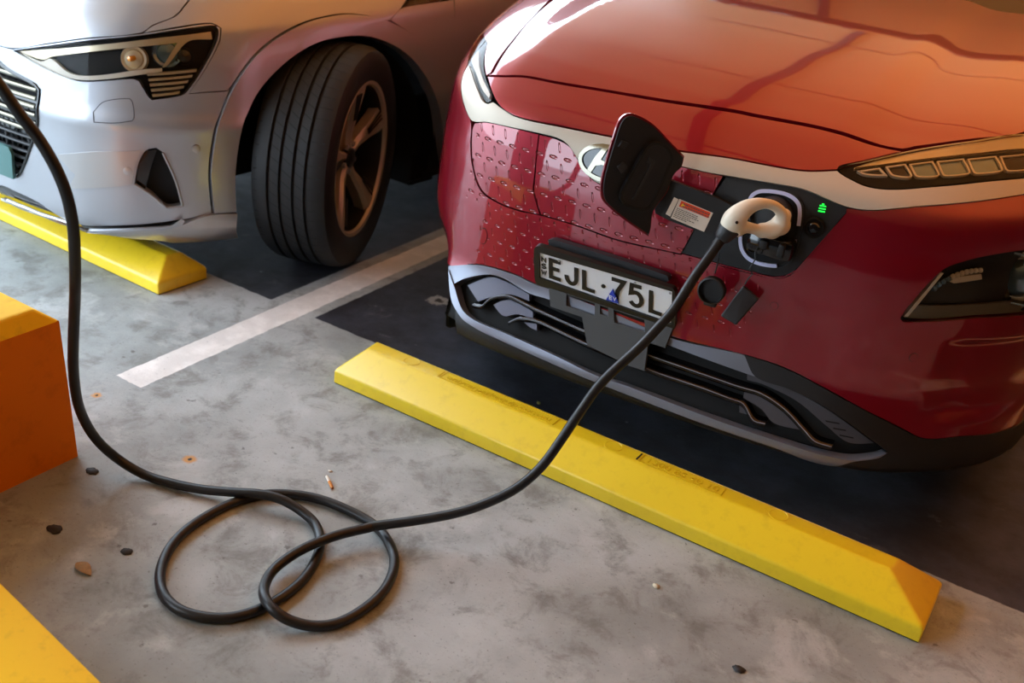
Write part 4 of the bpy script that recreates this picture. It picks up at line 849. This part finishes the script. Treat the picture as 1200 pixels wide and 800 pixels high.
def wheel_stop(x0, y0, L, rz, label, marks, il=.045, ir=.10):
    t = thing('wheel_stop', (x0, y0, 0), rz, label, 'wheel stop', 'yellow wheel stops')
    import bmesh
    W_ = .2; bm = bmesh.new()
    base = [(0, 0), (L, 0), (L, W_), (0, W_)]
    R0 = [(x, y, .004) for x, y in base]; R1 = [(x, y, .042) for x, y in base]; i = .062
    R2 = [(il+.008, .078, .1), (L-ir-.008, .078, .1), (L-ir, .132, .1), (il, .132, .1)]
    vs = [[bm.verts.new(p) for p in r] for r in (R0, R1, R2)]
    for a in (0, 1):
        for j in range(4): bm.faces.new((vs[a][j], vs[a][(j+1) % 4], vs[a+1][(j+1) % 4], vs[a+1][j]))
    bm.faces.new(vs[2]); bm.faces.new(vs[0][::-1])
    es = [e for e in bm.edges if not all(v.co.z < .01 for v in e.verts)]
    bmesh.ops.bevel(bm, geom=es, offset=.007, segments=3, affect='EDGES', profile=.6)
    me = bpy.data.meshes.new('body'); bm.to_mesh(me); bm.free(); me.shade_smooth(); o = link('body', me, M['stop_yellow'], t)
    bm = bmesh.new(); bm.from_mesh(me)
    for e in bm.edges:
        if e.calc_face_angle(0) > .6: e.smooth = False
    bm.to_mesh(me); bm.free()
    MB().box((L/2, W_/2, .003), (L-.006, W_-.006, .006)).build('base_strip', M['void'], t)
    for x in (.19, L/2+.004, L-.19 if False else 1.27):
        if x < L: MB().lathe([(.0235, .0), (.0235, .0012), (.0215, .0014), (.0205, .0004), (.0001, .0004)], (x, .105, .1), (0, 0, 1), 32).build('fixing_plug', M['stop_yellow'], t)
    if marks:
        for (xa, xb, txt, sz) in ((.30, .66, 'onlycarparkequip.com.au', .030), (.91, 1.13, '1300 85 40 10', .032)):
            fm = MB()
            for a, b in (((xa, .086), (xb, .086)), ((xb, .086), (xb, .124)), ((xb, .124), (xa, .124)), ((xa, .124), (xa, .086))):
                c = ((a[0]+b[0])/2, (a[1]+b[1])/2, .1006); fm.box(c, (abs(a[0]-b[0])+.0016, abs(a[1]-b[1])+.0016, .0016))
            fm.build('text_border', M['relief'], t, False)
            cu = bpy.data.curves.new('lettering', 'FONT'); cu.body = txt; cu.size = sz; cu.extrude = .0012; cu.align_x = 'CENTER'; cu.align_y = 'CENTER'
            o = bpy.data.objects.new('lettering', cu); COL.objects.link(o); o.parent = t; o.location = ((xa+xb)/2, .104, .1002); cu.materials.append(M['relief']); cu.space_character = .95
            bpy.context.view_layer.update(); wdt = o.dimensions.x; me2 = bpy.data.meshes.new_from_object(o.evaluated_get(bpy.context.evaluated_depsgraph_get())); kx = (xb-xa-.03)/max(wdt, .01)
            for v in me2.vertices: v.co.x *= kx
            bpy.data.objects.remove(o); o = link('lettering', me2, M['relief'], t); o.location = ((xa+xb)/2, .104, .1002)
            MB().box((xa-.008, .105, .1006), (.004, .034, .0014)).build('scuff_mark', M['void'] if xa > .8 else M['relief'], t, False)
    return t
wheel_stop(0, 0, 1.65, 0, 'long yellow wheel stop in front of the red car, under the cable', True)
wheel_stop(-.76-1.65*math.cos(-.035), .045+1.65*math.sin(.035), 1.65, -.035, 'yellow wheel stop under the nose of the silver SUV', False, .10, .045)
# ================================================================ orange plinth and yellow block
def chamfer_block(name, base, h, inw, ch, m1, m2, label, cat, topz=.0):
    t = thing(name, (base[0][0], base[0][1], 0), 0, label, cat); o0 = np.array(base[0])
    B = np.array(base)-o0; c = B.mean(0)
    def ring(s, z): 
        d = B-c; L = np.linalg.norm(d, axis=1, keepdims=True); return [(x, y, z) for x, y in c+d*(1-s*1.414/L)]
    R = [ring(0, 0), ring(inw, h-ch), ring(inw+ch, h)]
    V = [p for r in R[:2] for p in r]; F = [(j, (j+1) % 4, 4+(j+1) % 4, 4+j) for j in range(4)]
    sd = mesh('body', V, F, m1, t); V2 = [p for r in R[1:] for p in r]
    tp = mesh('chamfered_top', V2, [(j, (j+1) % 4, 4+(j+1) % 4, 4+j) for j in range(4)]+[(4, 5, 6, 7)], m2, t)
    for o in (tp,):
        bv = o.modifiers.new('b', 'BEVEL'); bv.width = .006; bv.segments = 2
    return t
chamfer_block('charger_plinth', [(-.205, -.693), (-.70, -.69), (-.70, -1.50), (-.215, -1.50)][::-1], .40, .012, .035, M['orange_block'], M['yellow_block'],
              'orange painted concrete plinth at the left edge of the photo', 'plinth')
# low yellow block in the near corner
def prism_block():
    t = thing('yellow_kerb', (.10, -1.12, 0), math.atan2(-.043, .297), 'worn bright yellow kerb block in the bottom left corner', 'kerb block')
    MB().box((.25, -.16, .05), (1.0, .30, .10), None, .014).build('body', M['yellow_block'], t)
prism_block()
# ================================================================ charging cable and plug
cab = thing('charging_cable', (.35, -.65, 0), 0, 'black charging cable looped on the floor with a white plug in the red car', 'charging cable')
off0 = np.array([.35, -.65, 0]); RC = .0112
port_w = lambda px, py, y: KS.W(LP(px, py, y))-off0
def dpt(P): return float((np.asarray(P)+off0-CAM)@_f)
boot = port_w(846, 279, -.165); dB = dpt(boot)
hang = [(846, 279), (830, 302), (812, 327), (790, 362), (770, 385), (750, 406), (737, 418), (704, 449), (680, 482), (659, 513), (635, 546), (605, 572), (566, 591), (530, 602), (485, 610)]
dG = float((on_floor(440, 615.5, RC+.03)-CAM)@_f)
L = np.r_[0, np.cumsum([math.dist(hang[i], hang[i+1]) for i in range(len(hang)-1)])]; L /= L[-1]
pts = [at_depth(*p, dB+(dG-dB)*(t**1.15))-off0 for p, t in zip(hang, L)]
def gz(px, py, z): return on_floor(px, py, RC+z)-off0
pts += [gz(440, 616, .029), gz(430, 618.6, .027), gz(400, 625.5, .026), gz(370, 636, .026), gz(346, 648, .021), gz(325, 663, .014), gz(313, 678, .014), gz(309, 696, .024), gz(319, 713, .024), gz(340, 727, .010), gz(370, 733.5, .001),
        gz(400, 728.5, 0), gz(430, 711, 0), gz(451, 690, 0), gz(461.5, 666, 0), gz(460, 645, 0), gz(448, 624, 0), gz(430, 609, 0), gz(400, 594, .003), gz(370, 583.5, .003), gz(340, 579, .001), gz(310, 579, 0), gz(280, 586.5, 0), gz(250, 600, 0), gz(220, 619.5, 0),
        gz(199, 642, 0), gz(188, 669, 0), gz(190, 693, 0), gz(205, 711, 0), gz(229, 721, 0), gz(259, 724.4, 0), gz(289, 719.4, 0), gz(322, 705, 0), gz(352, 682.5, 0), gz(369, 658, 0), gz(375.4, 636, 0), gz(370, 615, .002), gz(355, 600, .010), gz(331, 585.5, .022), gz(304, 578.6, .024), gz(274, 576.6, .016),
        gz(235, 573, .006), gz(199, 565.5, .003), gz(169, 556, .006)]
up = [(140, 539), (114, 516), (97.5, 489.5), (89.4, 463.5), (86, 431), (86, 398.5), (87.4, 359.5), (88, 330), (87.6, 300), (85.5, 264), (78, 228), (64.5, 195), (45, 162), (24, 135), (0, 100), (-50, 30), (-110, -80)]
d0_ = float((gz(169, 556, 0)+off0-CAM)@_f); ud = np.interp(range(len(up)), [0, 2, 4, 7, 10, 14, 16], [d0_-.02, d0_-.12, d0_-.25, d0_-.42, d0_-.52, d0_-.62, d0_-.7])
for p, d in zip(up, ud): pts.append(at_depth(*p, d)-off0)
def catmull3(P, n=7):
    P = np.array(P); out = []
    for i in range(len(P)-1):
        p0 = P[max(i-1, 0)]; p1 = P[i]; p2 = P[i+1]; p3 = P[min(i+2, len(P)-1)]
        for t in np.linspace(0, 1, n, endpoint=False): out.append(.5*((2*p1)+(-p0+p2)*t+(2*p0-5*p1+4*p2-p3)*t*t+(-p0+3*p1-3*p2+p3)*t**3))
    out.append(P[-1]); return np.array(out)
cp = catmull3(pts); k = np.array([1, 4, 6, 4, 1.])/16; e = np.vstack([cp[:1]]*2+[cp]+[cp[-1:]]*2)
cp = np.stack([np.convolve(e[:, j], k, 'valid') for j in range(3)], 1); cp[:, 2] = np.maximum(cp[:, 2], RC)
MB().tube(cp, RC, 20).build('cable', M['rubber'], cab)
# rubber boot, then the plug: bulb facing the socket, looped grip
col_ = port_w(857, 265, -.15)
axb = (boot-col_)/np.linalg.norm(boot-col_)
lb = np.linalg.norm(boot-col_)
MB().lathe([(.0265, -.012), (.0265, .0), (.0255, .006), (.020, lb*.75), (.0185, lb*.95), (.0150, lb+.003), (.0118, lb+.006), (.0118, lb+.02)], col_, axb, 36).build('cable_boot', M['dark_plastic'], cab)
plug = MB()
hd = port_w(903, 262, -.055)
axh = np.array([0, -1.0, .08])
MB().lathe([(.030, -.06), (.036, -.055), (.037, -.02), (.034, -.004), (.0001, .0)], port_w(903, 258, -.03), axh, 40).build('plug_body', M['black_plastic'], cab)
loop = catmull3([port_w(*p) for p in [(856.5, 266, -.150), (861, 257, -.152), (868, 249, -.148), (878, 242, -.138), (891, 238.5, -.122), (903, 239.5, -.104), (912.5, 245, -.088), (917, 254, -.078), (914, 264, -.078), (905.5, 269.5, -.088), (894, 270.5, -.104), (883, 268, -.120), (873, 266, -.135), (863, 267, -.148)]], 6)
lr = np.interp(np.linspace(0, 1, len(loop)), [0, .08, .16, .25, .35, .45, .55, .66, .74, .83, .9, 1], [.0265, .0275, .0225, .0165, .0115, .0120, .0150, .0185, .0165, .0125, .0130, .023])
plug.tube(loop, lr, 24)
for (px, py, y, r) in ((914, 264, -.050, .024), (905, 269, -.050, .022), (893, 270, -.060, .018), (918, 253, -.045, .018)):
    plug.lathe([(max(1e-4, r*math.sin(t)), -r*1.3*math.cos(t)) for t in np.linspace(0, PI, 14)], port_w(px, py, y), axh, 24)
pl = plug.build('plug_grip', M['white_plastic'], cab, True)
rm = pl.modifiers.new('r', 'REMESH'); rm.mode = 'VOXEL'; rm.voxel_size = .0018; rm.use_smooth_shade = True
s_ = pl.modifiers.new('s', 'SMOOTH'); s_.factor = .7; s_.iterations = 30
cc = port_w(863.5, 260.5, -.176); MB().lathe([(.0035, -.004), (.0035, .001), (.0001, .0015)], cc, (CAM-(cc+off0)), 14).build('grip_screw', M['gloss_black'], cab)
# ================================================================ litter on the floor
def butt():
    P0 = on_floor(383, 558, .004); P1 = on_floor(389.5, 572, .004); d = (P1-P0); d /= np.linalg.norm(d)
    t = thing('cigarette_butt', tuple(P0), 0, 'orange and white cigarette butt lying behind the cable loops', 'cigarette butt')
    l = np.linalg.norm(P1-P0)
    MB().lathe([(.0038, 0), (.0039, .001), (.0037, l*.45)], (0, 0, 0), d, 14).build('paper', M['label_white'], t)
    MB().lathe([(.0038, l*.45), (.0039, l*.8), (.0034, l)], (0, 0, 0), d, 14).build('filter', mat('orange_filter_paper', rgb(206, 134, 60), .7, var=.3, vscale=300), t)
butt()
def flake(name, px, py, size, asp, ang, m, label, cat, h=.004, grp=None):
    c = on_floor(px, py, .001); n = 20; V = [(0, 0, h)]; 
    for k in range(n):
        a = 2*PI*k/n; r = size*(1+.13*random.uniform(-1, 1)); x, y = r*math.cos(a), r*asp*math.sin(a); V.append((x*math.cos(ang)-y*math.sin(ang), x*math.sin(ang)+y*math.cos(ang), h*random.uniform(.3, .8)))
    for k in range(n): V.append((V[k+1][0]*.95, V[k+1][1]*.95, 0))
    F = [(0, k+1, (k+1) % n+1) for k in range(n)]+[(k+1, n+k+1, n+(k+1) % n+1, (k+1) % n+1) for k in range(n)]
    o = mesh(name, V, F, m, None, True); o.location = tuple(c); tag(o, label, cat, grp); return o
brown = mat('dry_leaf', rgb(150, 122, 84), .7, var=.35, vscale=120); grit = mat('dark_chewing_gum', rgb(40, 40, 42), .7); pale = mat('pale_grit', rgb(200, 190, 165), .8)
def leaf(px, py, L_, ang, label):
    c = on_floor(px, py, .002); V = []; n = 9
    for i in range(n):
        t = i/(n-1); w = .28*L_*math.sin(PI*t)**.8*(1-.25*t); x = (t-.5)*L_; z = .002+.006*math.sin(PI*t)
        for s in (-1, 0, 1): V.append((x*math.cos(ang)-s*w*math.sin(ang), x*math.sin(ang)+s*w*math.cos(ang), z+(0 if s else -.002)))
    o = mesh('dry_leaf', V, [(i*3+j, (i+1)*3+j, (i+1)*3+j+1, i*3+j+1) for i in range(n-1) for j in (0, 1)], brown, None, True); o.location = tuple(c)
    sl = o.modifiers.new('s', 'SOLIDIFY'); sl.thickness = .0008; tag(o, label, 'leaf')
leaf(98, 667, .055, -.15, 'dry brown leaf on the concrete left of the cable loops')
flake('gum_spot', 866, 784, .014, .8, 0, grit, 'dark round chewing gum spot at the bottom edge, below the long wheel stop', 'gum spot', .002)
flake('gum_spot', 148, 646, .014, .8, 0, grit, 'dark flattened gum spot beside the left cable loop', 'gum spot', .002)
flake('gum_spot', 64, 620, .018, .8, 0, grit, 'dark gum spot in front of the orange plinth', 'gum spot', .002)
flake('gum_spot', 108, 552, .017, .7, 0, grit, 'dark gum spot by the corner of the orange plinth', 'gum spot', .002)
flake('pebble', 769, 687, .009, .8, 0, pale, 'pale pebble stuck to the concrete before the long wheel stop', 'pebble', .005)
flake('seed_pod', 631, 473, .006, .8, 0, mat('olive_seed', rgb(130, 130, 70), .7), 'small olive seed pod on the dark bay coating', 'seed pod', .008)
flake('paper_scrap', 387, 552, .006, .6, .4, M['label_white'], 'tiny cream paper scrap just behind the cigarette butt', 'paper scrap', .002)
# ================================================================ floor
def floor_material():
    m = bpy.data.materials.new('worn_concrete_with_painted_bays'); m.use_nodes = True; nt = m.node_tree; N, Lk = nt.nodes, nt.links; b = N['Principled BSDF']
    tc = N.new('ShaderNodeTexCoord'); sep = N.new('ShaderNodeSeparateXYZ'); Lk.new(tc.outputs['Object'], sep.inputs[0]); X, Y = sep.outputs[0], sep.outputs[1]
    def math_(op, a, b_=None, c=None, clamp=False):
        n = N.new('ShaderNodeMath'); n.operation = op; n.use_clamp = clamp
        for i, q in enumerate((a, b_, c)):
            if q is None: continue
            if isinstance(q, (int, float)): n.inputs[i].default_value = q
            else: Lk.new(q, n.inputs[i])
        return n.outputs[0]
    def noise(sc, det=6, ro=.6, dist=0.0, off=(0, 0, 0)):
        mp = N.new('ShaderNodeMapping'); mp.inputs['Location'].default_value = off; Lk.new(tc.outputs['Object'], mp.inputs[0])
        n = N.new('ShaderNodeTexNoise'); n.inputs['Scale'].default_value = sc; n.inputs['Detail'].default_value = det; n.inputs['Roughness'].default_value = ro; n.inputs['Distortion'].default_value = dist
        Lk.new(mp.outputs[0], n.inputs[0]); return n.outputs['Fac']
    def rng_(v, a, b_, c=0.0, d=1.0):
        n = N.new('ShaderNodeMapRange'); n.interpolation_type = 'SMOOTHSTEP'; n.inputs[1].default_value = a; n.inputs[2].default_value = b_; n.inputs[3].default_value = c; n.inputs[4].default_value = d; Lk.new(v, n.inputs[0]); return n.outputs[0]
    def mix(f, a, b_):
        n = N.new('ShaderNodeMix'); n.data_type = 'RGBA'
        if isinstance(f, float): n.inputs[0].default_value = f
        else: Lk.new(f, n.inputs[0])
        for i, q in ((6, a), (7, b_)):
            if isinstance(q, tuple): n.inputs[i].default_value = q
            else: Lk.new(q, n.inputs[i])
        return n.outputs[2]
    con = mix(rng_(noise(1.6, 8, .6), .35, .68), rgb(138, 145, 145), rgb(178, 186, 188))
    con = mix(rng_(noise(9, 8, .7, .4), .47, .68, 0, .75), con, rgb(112, 114, 110))
    con = mix(rng_(noise(4, 8, .65, .3, (3, 1, 0)), .54, .66, 0, .5), con, rgb(196, 202, 204))
    con = mix(rng_(noise(120, 4, .7), .58, .72, 0, .65), con, rgb(86, 82, 76))
    con = mix(rng_(noise(26, 3, .5, 0, (5, 5, 0)), .70, .76, 0, .6), con, rgb(70, 67, 64))
    # tyre and water streaks
    wv = N.new('ShaderNodeTexWave'); wv.inputs['Scale'].default_value = .55; wv.inputs['Distortion'].default_value = 9; wv.inputs['Detail'].default_value = 4; Lk.new(tc.outputs['Object'], wv.inputs[0])
    con = mix(rng_(wv.outputs['Fac'], .80, .97, 0, .08), con, rgb(98, 96, 96))
    # rust marks round old bolt holes
    for (px, py, r) in ((222, 538, .018), (113, 463, .014)):
        c = on_floor(px, py); dx = math_('SUBTRACT', X, float(c[0])); dy = math_('SUBTRACT', Y, float(c[1]))
        d = math_('SQRT', math_('ADD', math_('MULTIPLY', dx, dx), math_('MULTIPLY', dy, dy))); d = math_('ADD', d, math_('MULTIPLY', math_('SUBTRACT', noise(70, 3), .5), .014))
        con = mix(rng_(d, r*1.25, r*.5), con, rgb(196, 146, 84)); con = mix(rng_(d, r*.40, r*.22), con, rgb(50, 40, 30))
    # dark coating of the bays
    wob = math_('MULTIPLY', math_('SUBTRACT', noise(30, 4, .6), .5), .012)
    def box_mask(x0, x1, y0, y1, s=.003):
        f = None
        for v, a, sg in ((X, x0, 1), (X, x1, -1), (Y, y0, 1), (Y, y1, -1)):
            if a is None: continue
            q = rng_(math_('ADD', v, wob), a-s*sg, a+s*sg); f = q if f is None else math_('MULTIPLY', f, q)
        return f
    ms = None
    for a in ((-2.40, -.498, .276, None), (-.313, 2.2, .276, None), (2.4, 4.9, .276, None)):
        q = box_mask(*a); ms = q if ms is None else math_('MAXIMUM', ms, q)
    dk = mix(rng_(noise(3, 8, .65), .35, .7), rgb(25, 27, 34), rgb(58, 62, 74))
    dk = mix(rng_(noise(6, 8, .7, .5, (1, 2, 0)), .60, .74, 0, .7), dk, rgb(96, 97, 100))
    dk = mix(rng_(noise(160, 4, .8), .68, .76, 0, .7), dk, rgb(120, 122, 126))
    col = mix(math_('MULTIPLY', ms, rng_(noise(18, 8, .7, .3, (7, 2, 0)), .75, .66)), con, dk)
    # patch worn down to pale concrete with a bolt hole
    c = on_floor(514, 352); dx = math_('SUBTRACT', X, float(c[0])); dy = math_('SUBTRACT', Y, float(c[1]))
    d = math_('ADD', math_('SQRT', math_('ADD', math_('MULTIPLY', dx, dx), math_('MULTIPLY', dy, dy))), math_('MULTIPLY', math_('SUBTRACT', noise(40, 3), .5), .05))
    col = mix(rng_(d, .042, .03), col, rgb(150, 146, 140)); col = mix(rng_(d, .016, .010), col, rgb(40, 34, 28))
    # white bay lines
    wl_ = None
    for a in ((-.450, -.352, -.377, None), (2.25, 2.35, -.377, None), (-2.55, -2.45, -.377, None)):
        q = box_mask(*a, s=.002); wl_ = q if wl_ is None else math_('MAXIMUM', wl_, q)
    worn = rng_(noise(55, 8, .75, .2, (2, 9, 0)), .70, .60)
    col = mix(math_('MULTIPLY', wl_, worn), col, mix(rng_(noise(12), .4, .7), rgb(216, 216, 214), rgb(236, 236, 234)))
    Lk.new(col, b.inputs['Base Color'])
    b.inputs['Specular IOR Level'].default_value = .35
    ro = math_('ADD', math_('MULTIPLY', noise(14, 6), .35), .42); Lk.new(ro, b.inputs['Roughness'])
    bp = N.new('ShaderNodeBump'); bp.inputs['Strength'].default_value = .35; bp.inputs['Distance'].default_value = .003
    Lk.new(math_('ADD', noise(90, 6, .75), math_('MULTIPLY', noise(12, 4), .8)), bp.inputs['Height']); Lk.new(bp.outputs[0], b.inputs['Normal'])
    return m
def struct(o): o['kind'] = 'structure'; return o
def slab(name, x0, x1, y0, y1, z0, z1, m):
    o = MB().box(((x0+x1)/2, (y0+y1)/2, (z0+z1)/2), (x1-x0, y1-y0, z1-z0)).build(name, m, None, False); return struct(o)
slab('floor', -16, 13, -9, 18, -.2, 0, floor_material())
M['ceil'] = concrete_like('painted_soffit', CEILC, tuple(c*.85 for c in CEILC[:3])+(1,), 2, .8, .3)
M['wall'] = concrete_like('painted_block_wall', rgb(62, 44, 36), rgb(44, 32, 28), 3, .8, .4)
M['beam'] = mat('dark_painted_beam', rgb(60, 30, 34), .7)
CX0, CY0, CY1 = CEILX
slab('ceiling', CX0, 12, CY0, CY1, 2.75, 2.95, M['ceil'])
for y in (-2.3, .2, 2.65, 5.1, 7.6): struct(MB().box(((CX0+12)/2, y, 2.749), (12-CX0, .028, .006)).build('ceiling_joint', M['beam'], None, False))
bm_ = MB().box((0, 0, 0), (BEAM[2], BEAM[4], BEAM[3])).build('ceiling_beam', M['beam'], None, False); bm_.location = (BEAM[0], BEAM[1], 2.75-BEAM[3]/2); bm_.rotation_euler = (0, 0, BEAM[5]); struct(bm_)
struct(MB().box((-.52, -1.13, 1.56), (.30, .46, 2.4), None, .02).build('added_sky_blocker', M['wall'], None, False))  # added unseen block above the plinth, keeps daylight off the floor beside it
slab('wall_back', 1.2, 12, CY1-.1, CY1+.1, 0, 2.75, M['wall'])
slab('wall_right', 11.9, 12.1, CY0, CY1, 0, 2.75, M['wall'])
slab('wall_front', -1.6, 12, CY0-.1, CY0+.1, 0, 2.75, M['wall'])
# ================================================================ light
sc = bpy.context.scene
w = bpy.data.worlds.new('daylight'); sc.world = w; w.use_nodes = True; nt = w.node_tree; bg = nt.nodes['Background']
bg.inputs[0].default_value = (.72, .86, 1.0, 1); bg.inputs[1].default_value = WORLD
def area(name, loc, target, size, power, col, sy=None):
    l = bpy.data.lights.new(name, 'AREA'); l.energy = power; l.color = col; l.shape = 'RECTANGLE'; l.size = size; l.size_y = sy or size
    o = bpy.data.objects.new(name, l); COL.objects.link(o); o.location = loc; o.rotation_euler = (Vector(target)-Vector(loc)).to_track_quat('-Z', 'Y').to_euler(); return o
for a in FILL_LIGHTS: area(*a)
cd = bpy.data.cameras.new('camera'); cam = bpy.data.objects.new('camera', cd); COL.objects.link(cam); sc.camera = cam
cd.sensor_width = 36; cd.lens = FPX*36/1200; cd.clip_start = .05
m4 = Matrix(((_r[0], _u[0], -_f[0], CAM[0]), (_r[1], _u[1], -_f[1], CAM[1]), (_r[2], _u[2], -_f[2], CAM[2]), (0, 0, 0, 1))); cam.matrix_world = m4
cd.dof.use_dof = True; cd.dof.focus_distance = 2.45; cd.dof.aperture_fstop = 3.2
sc.view_settings.view_transform = 'Standard'; sc.view_settings.look = 'None'; sc.view_settings.gamma = 1; sc.view_settings.use_curve_mapping = False
sc.view_settings.exposure = EXPO
